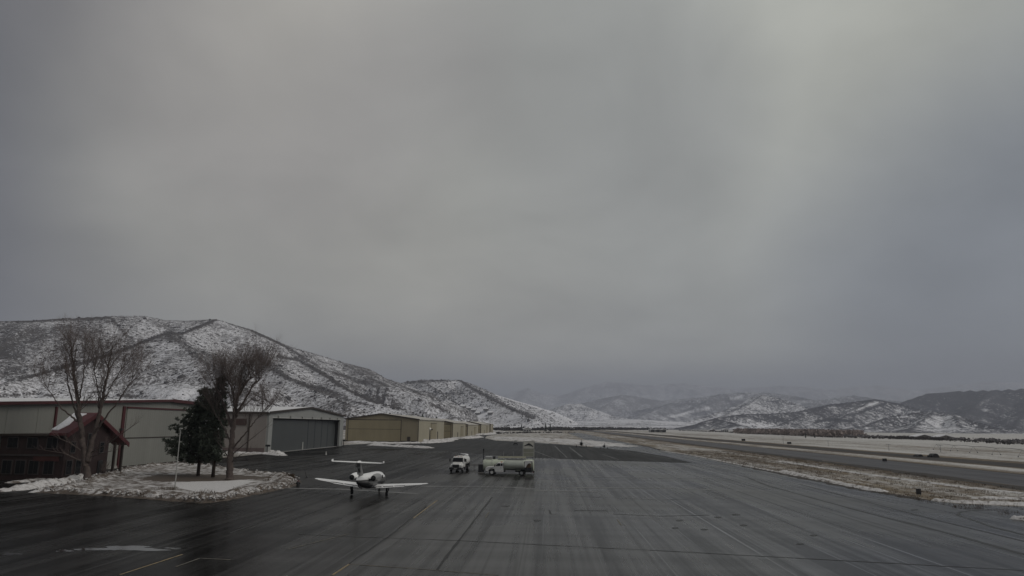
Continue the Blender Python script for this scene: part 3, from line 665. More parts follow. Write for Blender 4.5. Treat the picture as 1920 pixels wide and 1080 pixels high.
# ------------------------------------------------------------------ buildings
M_WHITE = siding('pale_siding', (.205, .205, .183), .10, 1.3); M_RED = mat('dark_red_trim', (.058, .010, .011), .5, .2)
M_GREYW = siding('grey_siding', (.27, .275, .26), .09, 1.1); M_GDOOR = siding('slate_door_sheet', (.056, .061, .060), .10, 1.6)
M_TAN = siding('tan_siding', (.25, .215, .145), .10, 1.0); M_TAND = siding('tan_door_sheet', (.25, .215, .135), .10, .8)
M_BROWN = mat('dark_brown_trim', (.035, .026, .020), .6, .2); M_DARK = mat('dark_gap', (.012, .012, .012), .7, .2)
M_BARN = mat('dark_red_boards', (.026, .013, .012), .75, .3, 1.5, streak=(3, 3, .4)); M_BARNROOF = mat('dark_red_roof', (.075, .014, .016), .55, .25, 1)
M_GLASS = mat('dark_glass', (.010, .011, .013), .10, .1, spec=.22); M_FRAME = mat('window_frame', (.045, .038, .036), .6, .2)
M_CONC = mat('concrete', (.26, .25, .23), .85, .15, 2); M_LAMP = mat('lamp_housing', (.30, .30, .28), .5, .1); M_BLACK = mat('black_metal', (.015, .015, .016), .5, .2)
M_METAL = mat('galvanised_metal', (.30, .30, .30), .45, .15, 3, .5)
BV = -75.4                                            # front plane of the two big hangars

def big_white_hangar():
    U0_ = 110.0; t = thing('white_hangar', 'long pale metal hangar with dark red eave trim behind the red lodge', 'hangar', W(U0_, BV), -HEAD)
    def L(px, py): u, z = pv(px, py, BV); return u - U0_, z
    e0 = L(0, 757); rdg = L(320, 751.5); eN = L(232, 753.5); far = L(372, 757.5)
    yn = -34; zn = e0[1] + (e0[1] - eN[1]) / (e0[0] - eN[0]) * (yn - e0[0]); yf = 50.5; zf = rdg[1] + (far[1] - rdg[1]) / (far[0] - rdg[0]) * (yf - rdg[0])
    prof = [(yn, 0), (yf, 0), (yf, zf), (rdg[0], rdg[1]), (yn, zn)]
    MB().prism(prof, -.3, 0).build('wall', M_WHITE, t)
    for yy, zz in ((yn, zn), (yf - .2, zf)): MB().span((-60, yy, 0), (-.3, yy + .2, zz)).build('side_wall', M_WHITE, t)
    MB().prism([(yn - .6, zn + .02), (rdg[0], rdg[1] + .02), (yf + .6, zf + .02), (yf + .6, zf + .3), (rdg[0], rdg[1] + .3), (yn - .6, zn + .3)], -60.5, 0, .5).build('roof', M_ROOFSNOW, t)
    MB().prism([(yn - .6, zn - .18), (rdg[0], rdg[1] - .18), (rdg[0], rdg[1] + .26), (yn - .6, zn + .26)], .18, 0, .52).build('eave_trim', M_RED, t)
    MB().prism([(rdg[0] + .01, rdg[1] - .28), (yf + .6, zf - .28), (yf + .6, zf + .34), (rdg[0] + .01, rdg[1] + .34)], .18, 0, .52).build('eave_trim', M_RED, t)
    for px, w in ((106, .4), (233, .75)):
        y, z = L(px, 758); y2, _ = L(px - 3 if px > 200 else px - 2, 880)
        MB().box((.12, y, (z - .3) / 2), (.22, w, z - .4)).build('corner_post', M_RED, t)
    y0 = L(238, 765)[0]; y1 = yf - 1.5; zt = L(240, 764)[1]
    d = MB().box((.10, (y0 + y1) / 2, zt / 2 + .05), (.16, y1 - y0, zt - .3)).build('hangar_door', M_WHITE, t)
    MB().box((.24, (y0 + y1) / 2, zt), (.16, y1 - y0 + .4, .28)).build('door_header', M_RED, t)
    zm = L(280, 820)[1]; MB().box((.22, (y0 + y1) / 2, zm), (.10, y1 - y0, .16)).build('door_seam', M_BROWN, t)
    MB().box((.2, (y0 + y1) / 2, .12), (.2, y1 - y0, .22)).build('door_sill', M_BROWN, t)
    ylamp, zl = L(225, 805); b = MB(); b.box((.25, ylamp, zl), (.35, .5, .35)); b.build('wall_lamp', M_BLACK, t)
    yd, _ = L(3, 865); MB().box((.06, yd, 1.1), (.12, 1.0, 2.2)).build('personnel_door', M_BROWN, t)
    MB().box((.1, 0, .2), (.14, 2 * 33, .4)).build('base_trim', M_CONC, t)
    for k in range(5):
        MB().box((.02, -30 + k * 6.2, 5), (.06, .12, 9.4)).build('downspout', M_WHITE, t)
big_white_hangar()

def lodge():
    FV = -66.0; uA = pv(125, 812, FV)[0]; uR = pv(175, 778, FV)[0]; uB = pv(232, 832, FV)[0]; uWall = pv(201, 860, FV)[0]
    zA = pv(125, 812, FV)[1]; zR = pv(175, 778, FV)[1]; zB = pv(232, 832, FV)[1]
    t = thing('red_lodge', 'dark red gabled lodge with snowy roof and porch against the pale hangar', 'building', W(uA, FV), -HEAD)
    yR, yB, yW = uR - uA, uB - uA, uWall - uA; zW = zR + (zB - zR) * (yW - yR) / (yB - yR); D = 9.2
    zN = zA - .15
    MB().prism([(0, 0), (yW, 0), (yW, zW - .1), (yR, zR - .15), (0, zN)], -2.6, 0).build('wall', M_BARN, t)
    MB().span((-D, 0, 0), (-2.6, yW, zN - .05)).build('rear_wall', M_BARN, t)
    # roof: gable over the front, hipped down on the flat rear part
    th = .32
    b = MB(); x0 = .55; x1 = pu(141, 777, uR)[0] - FV; hp = pu(100, 806, uA)[0] - FV - x1
    ys = -.7; zs = zA - (zR - zA) / yR * .7
    b.add([(x0, ys, zs), (x0, yR, zR), (x1, yR, zR), (x1 + hp, ys, zs)] + [(p[0], p[1], p[2] + th) for p in [(x0, ys, zs), (x0, yR, zR), (x1, yR, zR), (x1 + hp, ys, zs)]], [(3, 2, 1, 0), (4, 5, 6, 7), (0, 1, 5, 4), (1, 2, 6, 5), (2, 3, 7, 6), (3, 0, 4, 7)])
    near = b.build('roof', M_BARNROOF, t)
    b = MB(); ye = yB + .4; ze = zR + (zB - zR) * (ye - yR) / (yB - yR); q = [(x0, yR + .01, zR), (x0, ye, ze), (x1 + hp, ye, ze), (x1, yR + .01, zR)]
    b.add(q + [(p[0], p[1], p[2] + th) for p in q], [(3, 2, 1, 0), (4, 5, 6, 7), (0, 1, 5, 4), (1, 2, 6, 5), (2, 3, 7, 6), (3, 0, 4, 7)]); b.build('roof', M_BARNROOF, t)
    # snow lying on the near slope
    b = MB(); q = []
    def sl(x, k): return (x, ys + (yR - ys) * k, zs + (zR - zs) * k + th + .12)
    q = [sl(-1.3, .12), sl(-.9, .40), sl(-1.2, .62), sl(-.7, .92), sl(x1 + hp * .08, .93), sl(x1 + hp * .5, .52), sl(x1 + hp * .62, .30), sl(x1 + hp * .45, .14)]; n = len(q)
    b.add(q + [(p[0], p[1], p[2] - .11) for p in q], [tuple(range(n))] + [(i, (i + 1) % n, n + (i + 1) % n, n + i) for i in range(n)]); b.build('roof_snow', M_CLEAN, near)
    MB().prism([(ys, zs - .28), (yR, zR - .28), (yR, zR + th + .05), (ys, zs + th + .05)], .14, 0, .57).build('rake_board', M_BARNROOF, t)
    MB().prism([(yR + .01, zR - .28), (ye, ze - .28), (ye, ze + th + .05), (yR + .01, zR + th + .05)], .14, 0, .57).build('rake_board', M_BARNROOF, t)
    MB().span((-D - .1, -.35, zN - .3), (-.4, yW, zN - .02)).build('flat_roof', M_BROWN, t)
    for y, x in ((pv(213, 870, FV)[0] - uA, -.1), (yB - .1, -.1), (yB - .1, -4)):
        MB().box((x, y, (zB + .2) / 2), (.32, .32, zB + .3)).build('porch_post', M_BROWN, t)
    MB().span((-5, yW + .02, 0), (.4, yB + .3, .22)).build('porch_floor', M_CONC, t)
    # near side windows (facing the camera), two rows, each with frame and panes
    def win(cx, cy, cz, w, h, face, name='window', panes=2):
        fr = MB()
        if face == 'y':
            fr.box((cx, cy - .06, cz), (w + .24, .12, h + .24)); f = fr.build(name, M_FRAME, t)
            for k in range(panes):
                ww = w / panes - .06; MB().box((cx - w / 2 + (k + .5) * w / panes, cy - .11, cz), (ww, .06, h)).build('pane', M_GLASS, f)
        else:
            fr.box((cx + .06, cy, cz), (.12, w + .24, h + .24)); f = fr.build(name, M_FRAME, t)
            for k in range(panes):
                ww = w / panes - .06; MB().box((cx + .11, cy - w / 2 + (k + .5) * w / panes, cz), (.06, ww, h)).build('pane', M_GLASS, f)
        return f
    for x in (-7.8, -5.9, -4.0, -1.9): win(x, 0, 1.75, 1.3, 1.7, 'y')
    for x in (-7.4, -4.6, -1.8): win(x, 0, 5.0, 1.4, 1.3, 'y')
    MB().box((-4.6, -.10, 3.35), (8.8, .16, .22)).build('band_board', M_FRAME, t)
    MB().box((-2.4, -.07, 3.0), (3.6, .12, .9)).build('red_panel', mat('faded_red_board', (.055, .017, .014), .7, .2), t)
    for y in (1.2, 3.2): win(0, y, 1.7, 1.1, 1.8, 'x')
    win(0, yR, 4.9, 1.3, 2.6, 'x', panes=2); win(0, yR + 2.8, 4.2, .9, 1.4, 'x', panes=1); win(0, 1.6, 4.4, .9, 1.4, 'x', panes=1)
    d = MB().box((.06, yW - 1.7, 1.15), (.12, 1.2, 2.3)).build('door', M_BLACK, t); MB().ball((.16, yW - 1.3, 1.05), .07, 6, 4).build('handle', M_METAL, d)
lodge()

def grey_hangar():
    U0_ = pv(500, 849, BV)[0]; t = thing('grey_hangar', 'big grey hangar with gabled front and dark slate sliding doors', 'hangar', W(U0_, BV), -HEAD)
    def L(px, py): u, z = pv(px, py, BV); return u - U0_, z
    a = L(501, 775.5); p = L(583, 765); c = L(645, 779.5); yc = c[0]; zc = (c[1] + a[1]) / 2; yp = p[0]; zp = p[1]; D = 62
    d0 = L(512, 785); d1 = L(638, 787); zd = (d0[1] + d1[1]) / 2
    y0, y1 = d0[0], d1[0]
    b = MB(); b.prism([(0, 0), (y0, 0), (y0, zd), (y1, zd), (y1, 0), (yc, 0), (yc, zc), (yp, zp), (0, zc)], -.6, 0); b.build('front_wall', M_GREYW, t)
    MB().add([(-D, 0, 0), (-.6, 0, 0), (-.6, 0, zc), (-D, 0, zc), (-D, -.25, 0), (-.6, -.25, 0), (-.6, -.25, zc), (-D, -.25, zc)], [(0, 1, 2, 3), (7, 6, 5, 4), (1, 5, 6, 2), (0, 3, 7, 4)]).build('side_wall', siding('weathered_siding', (.25, .225, .205), .12, 1.1), t)
    MB().add([(-D, yc, 0), (-.6, yc, 0), (-.6, yc, zc), (-D, yc, zc)], [(0, 1, 2, 3)]).build('side_wall', M_GREYW, t)
    MB().prism([(-.5, zc + .02), (yp, zp + .02), (yc + .5, zc + .02), (yc + .5, zc + .35), (yp, zp + .35), (-.5, zc + .35)], -D, 0, .3).build('roof', M_ROOFSNOW, t)
    MB().prism([(-.6, zc - .18), (yp, zp - .18), (yp, zp + .38), (-.6, zc + .38)], .2, 0, .32).build('rake_trim', M_BROWN, t)
    MB().prism([(yp + .01, zp - .18), (yc + .6, zc - .18), (yc + .6, zc + .38), (yp + .01, zp + .38)], .2, 0, .32).build('rake_trim', M_BROWN, t)
    MB().box((-D / 2, -.62, zc - .05), (D, .2, .5)).build('eave_trim', M_BROWN, t)
    # sliding leaves on staggered tracks: seven, the far ones parked proud of each other
    cuts = [512, 582, 596, 610, 622, 638]; ys = [L(q, 800)[0] for q in cuts]; ys[0] = y0 + .02; ys[-1] = y1 - .02
    wide = ys
    for i in range(len(wide) - 1):
        x = -.85 - .22 * i
        lf = MB().span((x - .2, wide[i], .06), (x, wide[i + 1], zd - .35)).build('door_leaf', M_GDOOR, t)
        e = MB(); e.span((x, wide[i], .06), (x + .14, wide[i] + 1.0, zd - .4)); e.build('leaf_edge', mat('leaf_edge', (.016, .018, .019), .6), lf) if i >= 1 else None
    MB().span((-1.5, y0, zd - .34), (-.7, y1, zd - .02)).build('door_track', M_DARK, t)
    MB().span((-1.6, y0, .005), (-.3, y1, .05)).build('door_rail', M_METAL, t)
    for q in (521, 544, 566, 585, 602, 618, 632):
        y, z = L(q, 783.5); b = MB(); b.box((.3, y, zd + .45), (.5, .7, .35)); b.box((.1, y, zd + .7), (.15, .15, .4)); b.build('flood_lamp', M_LAMP, t)
    MB().span((-.02, y0 - .6, zd + .05), (.1, y1 + .6, zd + .3)).build('door_header', mat('pale_header', (.38, .38, .36), .5), t)
    # long dark window band on the weathered side
    xa = pu(408, 790, U0_)[0] - BV; xb = pu(463, 790, U0_)[0] - BV; z0 = pu(440, 797, U0_)[1]; z1 = pu(440, 785, U0_)[1]
    f = MB().span((xa - 12, -.45, z0), (xb, -.26, z1)).build('window_band', mat('rust_brown_band', (.060, .035, .030), .6, .2), t)
    for q in (420, 468):
        x = pu(q, 800, U0_)[0] - BV; MB().span((x - .14, -.55, 0), (x + .14, -.27, zc - .3)).build('downspout', M_BROWN, t)
    MB().span((-40, -.4, 0), (-.7, -.26, 1.4)).build('base_panel', mat('dark_base_panel', (.12, .09, .085), .7, .2), t)
    # yard equipment box on a post at the near corner
    e = MB(); e.box((1.2, -2.6, 2.1), (1.2, .5, .5)); e.box((1.1, -2.6, .95), (.16, .16, 1.9)); e.build('lamp_bracket', M_BLACK, t)
    e = MB(); e.box((1.0, yc - 1.5, 2.0), (.8, .8, .6)); e.box((.8, yc - 1.5, .9), (.2, .2, 1.8)); e.build('lamp_bracket', M_BLACK, t)
    d = MB().span((-.75, wide[1] - 4.6, .1), (-.73, wide[1] - 3.5, 2.3)).build('wicket_door', M_LAMP, t)
grey_hangar()

def tan_hangar(label, un, ln, vl, vr, z_e, z_p, vp, door, extras=()):
    t = thing('tan_hangar', label, 'hangar', W(un, vr), -HEAD, 'tan hangars in a row along the apron')
    xl = vl - vr; xp = vp - vr
    b = MB(); b.prism([(xl, 0), (0, 0), (0, z_e), (xp, z_p), (xl, z_e)], .3, 1, 0.0); b.build('gable_wall', M_TAN, t)
    MB().span((-.22, .3, 0), (-.02, ln, z_e)).build('side_wall', M_TAN_LIT, t); MB().span((xl + .02, .3, 0), (xl + .22, ln, z_e)).build('side_wall', M_TAN_LIT, t); MB().prism([(xl, 0), (0, 0), (0, z_e), (xp, z_p), (xl, z_e)], .2, 1, ln).build('rear_wall', M_TAN_LIT, t)
    b = MB(); b.prism([(xl - .5, z_e - .02), (xp, z_p), (.5, z_e - .02), (.5, z_e + .28), (xp, z_p + .3), (xl - .5, z_e + .28)], ln + .5, 1, -.45); b.build('roof', M_TANROOF, t)
    MB().prism([(xl - .55, z_e - .22), (xp, z_p - .2), (xp, z_p + .34), (xl - .55, z_e + .32)], .18, 1, -.64).build('rake_trim', M_BROWN, t)
    MB().prism([(xp + .01, z_p - .2), (.55, z_e - .22), (.55, z_e + .32), (xp + .01, z_p + .34)], .18, 1, -.64).build('rake_trim', M_BROWN, t)
    MB().box((.03, -.03, z_e / 2 - .2), (.22, .22, z_e - .5)).build('corner_trim', M_BROWN, t)
    if door:
        xa, xb, zt, zm = door; xa -= vr; xb -= vr
        MB().span((xa - .25, -.16, .1), (xb + .25, -.02, zt + .3)).build('door_frame', M_BROWN, t)
        MB().span((xa, -.3, .25), (xb, -.17, zm - .08)).build('door_leaf', M_TAND, t); MB().span((xa, -.3, zm + .08), (xb, -.17, zt)).build('door_leaf', M_TAND, t)
        MB().span((xl + .1, -.2, 0), (-.2, -.01, .5)).build('base_trim', M_BROWN, t)
    for kind, a in extras:
        if kind == 'north_door':
            x, w, h = a; d = MB().span((x - vr - w / 2, -.2, 0), (x - vr + w / 2, -.02, h)).build('personnel_door', M_BROWN, t)
        if kind == 'side_panel':
            ua, ub, h = a; d = MB().span((0, ua - un, 0), (.22, ub - un, h)).build('side_door', M_TAND, t); MB().span((.0, ua - un - .3, h), (.3, ub - un + .3, h + .25)).build('door_header', M_BROWN, t)
        if kind == 'side_door':
            ua, w, h = a; MB().span((0, ua - un, 0), (.14, ua - un + w, h)).build('personnel_door', M_BROWN, t)
    return t
M_TANROOF = mat('tan_roof_snow', (.42, .40, .36), .7, .3, .12); M_TAN_LIT = siding('sunlit_tan_siding', (.33, .30, .215), .08, 1.0)  # sunlit copy of the tan siding, side walls' light put into the colour
u1 = 341.0
def pz(px, py, u): return pu(px, py, u)
vL, zeL = pz(649, 784, u1); vR, zeR = pz(785, 788.5, u1); vPk, zPk = pz(715, 776, u1); zE = (zeL + zeR) / 2
dA = pz(654, 787.5, u1); dB = pz(752, 788, u1); dM = pz(700, 804.5, u1)
nd = pz(766.5, 822, u1)
tan_hangar('nearest tan hangar with two-leaf door right of the grey hangar', u1, 85, vL, vR, zE, zPk, vPk, (dA[0], dB[0], (dA[1] + dB[1]) / 2, dM[1]),
           (('north_door', (nd[0], 1.4, 2.4)), ('side_panel', (pv(808, 800, vR)[0], pv(818, 800, vR)[0], pv(808, 794, vR)[1])), ('side_door', (pv(820, 815, vR)[0], 2.0, pv(820, 809, vR)[1]))))
for (lab, u, ln, pxl, pxr, ye, dpx, dtop) in (('second tan hangar, directly behind the white-globe lamp post', 445, 70, 790, 849, 793.2, (831, 845), 796), ('third tan hangar, small dark door facing the apron', 560, 85, 840, 877, 796.5, (867, 876), 800),
                                   ('fourth tan hangar in the row, between the small-doored one and the last', 690, 100, 872, 902, 795.8, (892, 901), 796.5), ('farthest tan hangar, last of the row before the snow heaps', 835, 40, 880, 920, 795.5, (905, 918), 796.5)):
    va, _ = pz(pxl, 800, u); vb, ze = pz(pxr, ye, u); da, zt = pz(dpx[0], dtop, u); db, _ = pz(dpx[1], dtop, u)
    zt = min(zt, ze - .6)
    tan_hangar(lab, u, ln, va - 8, vb, ze, ze + 2.6, (va - 8 + vb) / 2, (da, db, zt, zt * .52), (('side_door', (u + ln * .35, 2.2, 3.4)), ('side_panel', (u + ln * .6, u + ln * .8, ze * .75))))

# houses and sheds far off
M_HWALL = mat('house_wall', (.12, .11, .10), .8, .2); M_SHED = mat('shed_wall', (.30, .30, .29), .7, .15)
def house(name, label, cat, loc, w, d, h, rh, rz, wall, group=None, door=None, wins=0, roofm=None):
    t = thing(name, label, cat, loc, rz, group)
    MB().prism([(-w / 2, 0), (w / 2, 0), (w / 2, h), (0, h + rh), (-w / 2, h)], d, 1, -d / 2).build('wall', wall, t)
    MB().prism([(-w / 2 - .6, h - .15), (0, h + rh + .05), (w / 2 + .6, h - .15), (w / 2 + .6, h + .35), (0, h + rh + .55), (-w / 2 - .6, h + .35)], d + 1.2, 1, -d / 2 - .6).build('roof', roofm or M_CLEAN, t)
    if door: MB().box((0, -d / 2 - .1, door[1] / 2), (door[0], .2, door[1])).build('door', M_DARK, t)
    for k in range(wins): MB().box((-w / 2 + (k + .5) * w / wins, -d / 2 - .1, h * .55), (w / wins * .5, .2, h * .35)).build('window', M_GLASS, t)
    return t
def hit(HD, px, py):                     # first place where a line of sight meets a hillside
    X, Y, Hh, B = HD; d = ray(px, py); j = int(np.argmin(np.abs(X[0] / Y[0] - d[0] / d[1])))
    zr = CAM_H + d[2] / d[1] * Y[:, j]; k = np.argmax(Hh[:, j] >= zr)
    return Vector((X[k, j], Y[k, j], Hh[k, j]))
for i, (px, py, w, lab) in enumerate(((868, 765, 30, 'topmost snow-roofed house of the terrace on the left hillside'), (880, 769, 34, 'snow-roofed house second from the top of the hillside terrace'), (889, 773.5, 36, 'snow-roofed house third from the top of the hillside terrace'), (897, 777.5, 40, 'lowest snow-roofed house of the hillside terrace'), (912, 772, 30, 'snow-roofed house apart to the right of the hillside terrace'), (920, 777, 26, 'lower snow-roofed house right of the hillside terrace'))):
    qs = [h_ for h_ in (hit(HL, min(px, 899), py), hit(HL2, px, py)) if h_.z > 3]; q = min(qs, key=lambda h_: h_.y)
    house('hillside_house', lab, 'house', q - Vector((0, 0, 1.0)), w, 18, 7, 4.5, R_(82), M_HWALL, 'houses on the left hillside', None, 4)
for px, lab in ((1222, 'leftmost of three white sheds with dark openings at the valley end'), (1232, 'middle of three white sheds with dark openings at the valley end'), (1243, 'rightmost of three white sheds with dark openings at the valley end')):
    q = V(px, 806.5, 1150); q.z = 0
    house('open_shed', lab, 'shed', q, 7.2, 14, 4.4, .6, 0, M_SHED, 'dark open sheds at the valley end', (5.6, 3.6))
for px, py, dep, w, h, lab, wl in ((988, 806.5, 900, 9, 4.2, 'small pale shed in the snowy clearing past the tan hangars', M_SHED), (1359, 812, 1500, 12, 4.5, 'white farm building before the brown willow belt', M_SHED), (1336, 811.5, 1650, 9, 3.5, 'small snow-roofed cabin left of the white farm building', M_HWALL), (1073, 803.5, 1400, 8, 3.4, 'tiny snow-roofed hut at the foot of the valley trees', M_HWALL),
                               (1728, 828, 620, 15, 2.4, 'low snow-roofed farmhouse at the right edge of the fields', M_HWALL), (1768, 827, 600, 12, 2.4, 'second snow-roofed farmhouse among dark trees on the right', M_HWALL)):
    q = V(px, py, dep); q.z = 0; house('farm_building', lab, 'building', q, w, 8, h, 1.6, R_(random.uniform(-12, 12)), wl, None, None, 3)

# ------------------------------------------------------------------ trees
M_BARK = mat('grey_brown_bark', (.080, .062, .054), .9, .35, 3); M_TWIG = mat('reddish_twigs', (.125, .098, .088), .9, .25, .4)
M_PBARK = mat('pine_bark', (.040, .028, .022), .9, .3, 3); M_NEEDLE = mat('pine_needles', (.085, .100, .076), .8, .45, .8, spec=.2); M_NEEDLE2 = mat('far_conifer_needles', (.022, .027, .020), .9, .3, .5)

def bare_tree(label, base, leaders, twig_n, seed, cr=1.0, low=()):
    rnd = random.Random(seed); t = thing('bare_tree', label, 'tree', base)
    trunk = MB(); tw_v = []; tw_f = []
    def twig(p0, p1, r0, r1):
        d = (p1 - p0); 
        if d.length < 1e-4: return
        d.normalize(); a = d.cross(Vector((.3, .8, .5))).normalized(); b = d.cross(a); o = len(tw_v)
        for p, r in ((p0, r0), (p1, r1)):
            for k in range(3): w = 2.094 * k; tw_v.append(p + (a * math.cos(w) + b * math.sin(w)) * r)
        for k in range(3): tw_f.append((o + k, o + (k + 1) % 3, o + 3 + (k + 1) % 3, o + 3 + k))
    def spray(p, d, L, r, lev):
        # a limb of a few bends that throws finer shoots upward
        n = 4; q = Vector(p); dd = Vector(d)
        for i in range(n):
            dd = (dd + Vector((rnd.gauss(0, .13), rnd.gauss(0, .13), .10 + rnd.gauss(0, .08)))).normalized(); q2 = q + dd * L / n
            rr = r * (1 - i / n * .7); twig(q, q2, rr, r * (1 - (i + 1) / n * .7))
            if lev > 0:
                for _ in range(2 if lev > 1 else 3):
                    a = rnd.uniform(0, 6.28); side = Vector((math.cos(a), math.sin(a), rnd.uniform(.2, .7)))
                    nd = (dd * rnd.uniform(.6, 1.0) + side * rnd.uniform(.35, .75)).normalized()
                    spray(q2, nd, L * rnd.uniform(.38, .62), max(.0048, rr * .42), lev - 1)
            q = q2
    limbs = []
    for li, (pts, r0, r1) in enumerate(leaders):
        pts = [Vector(p) - base for p in pts]; n = 10; path = []
        for i in range(len(pts) - 1):
            for k in range(n): path.append(pts[i].lerp(pts[i + 1], k / n) + Vector((rnd.gauss(0, .05), rnd.gauss(0, .05), 0)))
        path.append(pts[-1]); m = len(path); rad = [r0 + (r1 - r0) * (i / (m - 1)) ** .8 for i in range(m)]
        if li == 0: rad[0] *= 1.5; rad[1] *= 1.25
        trunk.tube(path, rad, 8)
        limbs.append((path, rad))
    trunk.build('trunk', M_BARK, t, True)
    for path, rad in limbs:
        m = len(path); nb = int(twig_n * m / 30)
        for _ in range(nb):
            f = rnd.uniform(.34, 1.0) ** .85; i = min(m - 2, int(f * (m - 1))); p = path[i]; a = rnd.uniform(0, 6.28); up = (path[i + 1] - path[i]).normalized()
            nd = (up * rnd.uniform(.7, 1.2) + Vector((math.cos(a), math.sin(a), rnd.uniform(.1, .5))) * rnd.uniform(.4, .75)).normalized()
            L = cr * (1.2 + 3.4 * (1 - abs(f - .55) * 1.2)) * rnd.uniform(.7, 1.25)
            if L > 2.4 and rnd.random() < .35:
                b = MB(); q = Vector(p); dd = nd; pp = [q]; 
                for k in range(4): dd = (dd + Vector((rnd.gauss(0, .12), rnd.gauss(0, .12), .12))).normalized(); q = q + dd * L / 4; pp.append(q)
                r = max(.035, rad[i] * .38); b.tube(pp, [r, r * .8, r * .62, r * .45, r * .25], 5); b.build('branch', M_BARK, t, True)
                for k in range(1, 5):
                    for _ in range(3):
                        a = rnd.uniform(0, 6.28); spray(pp[k], (dd + Vector((math.cos(a), math.sin(a), .5)) * .6).normalized(), L * .42, .014, 1)
            else: spray(p, nd, L, max(.013, rad[i] * .2), 1 if L < 1.6 else 2)
    for pts, r in low:
        b = MB(); pts = [Vector(p) - base for p in pts]; b.tube(pts, [r * (1 - .8 * i / (len(pts) - 1)) for i in range(len(pts))], 5); b.build('branch', M_BARK, t, True)
        for i in range(1, len(pts)):
            for _ in range(5): a = rnd.uniform(0, 6.28); spray(pts[i - 1].lerp(pts[i], rnd.random()), ((pts[i] - pts[i - 1]).normalized() + Vector((math.cos(a), math.sin(a), .4)) * .6).normalized(), rnd.uniform(.8, 2.0), .013, 1)
    o = np_mesh('crown', tw_v, tw_f, M_TWIG, False, None, t); stuff(o)
    return t

zt1 = P(164, 904).y; b1 = P(164, 904); b1.z = .1
def A(px, py, dz=0, z0=zt1): return V(px, py, z0 + dz)
bare_tree('tall bare cottonwood with two leaning leaders before the red lodge', b1,
    [([A(164, 905), A(160, 858), A(152, 800), A(145, 745), A(139, 705), A(135, 665), A(132, 638)], .52, .05),
     ([A(165, 866), A(172, 830), A(183, 790), A(192, 750), A(199, 715), A(206, 675), A(211, 648)], .40, .05),
     ([A(154, 812, 0), A(140, 768, .8), A(128, 720, 1.0), A(123, 690, 1.0), A(122, 665, 1)], .16, .03),
     ([A(176, 815), A(196, 785, -.8), A(222, 752, -1.2), A(244, 718, -1.2), A(262, 690, -1)], .17, .02),
     ([A(186, 782), A(184, 735, 1.2), A(178, 702, 1.4), A(176, 672, 1.2)], .13, .02),
     ([A(190, 760), A(206, 728, 1), A(222, 702, 1), A(236, 680, 1)], .12, .02),
     ([A(146, 790), A(118, 768, -.6), A(96, 738, -1.0), A(82, 718, -1)], .14, .02),
     ([A(148, 752), A(156, 710, -1), A(158, 682, -1), A(156, 656, -1)], .12, .02)], 15, 3, .9,
    [([A(160, 850), A(130, 830, -1), A(95, 815, -1.6)], .10), ([A(168, 850), A(205, 830, -1), A(240, 805, -1.5), A(262, 790, -1.6)], .09), ([A(160, 868), A(120, 850, -1.2), A(70, 842, -2)], .08), ([A(166, 858), A(200, 848, -1.4), A(225, 842, -2)], .07)])
zt2 = P(430, 901).y; b2 = P(430, 901); b2.z = .1
def A2(px, py, dz=0): return V(px, py, zt2 + dz)
bare_tree('rounded bare tree right of the dark pines on the snow island', b2,
    [([A2(430, 902), A2(432, 860), A2(435, 820), A2(440, 780), A2(444, 755), A2(448, 732), A2(451, 712), A2(453, 697)], .55, .05),
     ([A2(436, 805), A2(425, 770, .5), A2(412, 738, .7), A2(402, 722, .8), A2(396, 708, .8)], .2, .03),
     ([A2(440, 785), A2(456, 755, -.6), A2(474, 722, -1), A2(486, 712, -1), A2(493, 700, -1)], .2, .03),
     ([A2(442, 765), A2(434, 730, 1), A2(428, 712, 1.2), A2(426, 698, 1.2)], .18, .03),
     ([A2(444, 750), A2(462, 715, 1.2), A2(472, 708, 1.4), A2(475, 696, 1.4)], .16, .03),
     ([A2(433, 845), A2(455, 818, -.8), A2(482, 785, -1.4), A2(504, 758, -1.6)], .16, .02),
     ([A2(434, 830), A2(418, 800, .8), A2(404, 775, 1), A2(394, 752, 1)], .15, .02),
     ([A2(438, 795), A2(440, 755, -1.2), A2(438, 730, -1.5), A2(440, 703, -1.5)], .16, .02)], 18, 9, .95,
    [([A2(432, 855), A2(462, 830, -1), A2(500, 800, -1.6)], .10), ([A2(431, 862), A2(415, 838, .8), A2(402, 822, 1)], .10), ([A2(432, 868), A2(452, 852, -1), A2(470, 845, -1.4)], .07)])

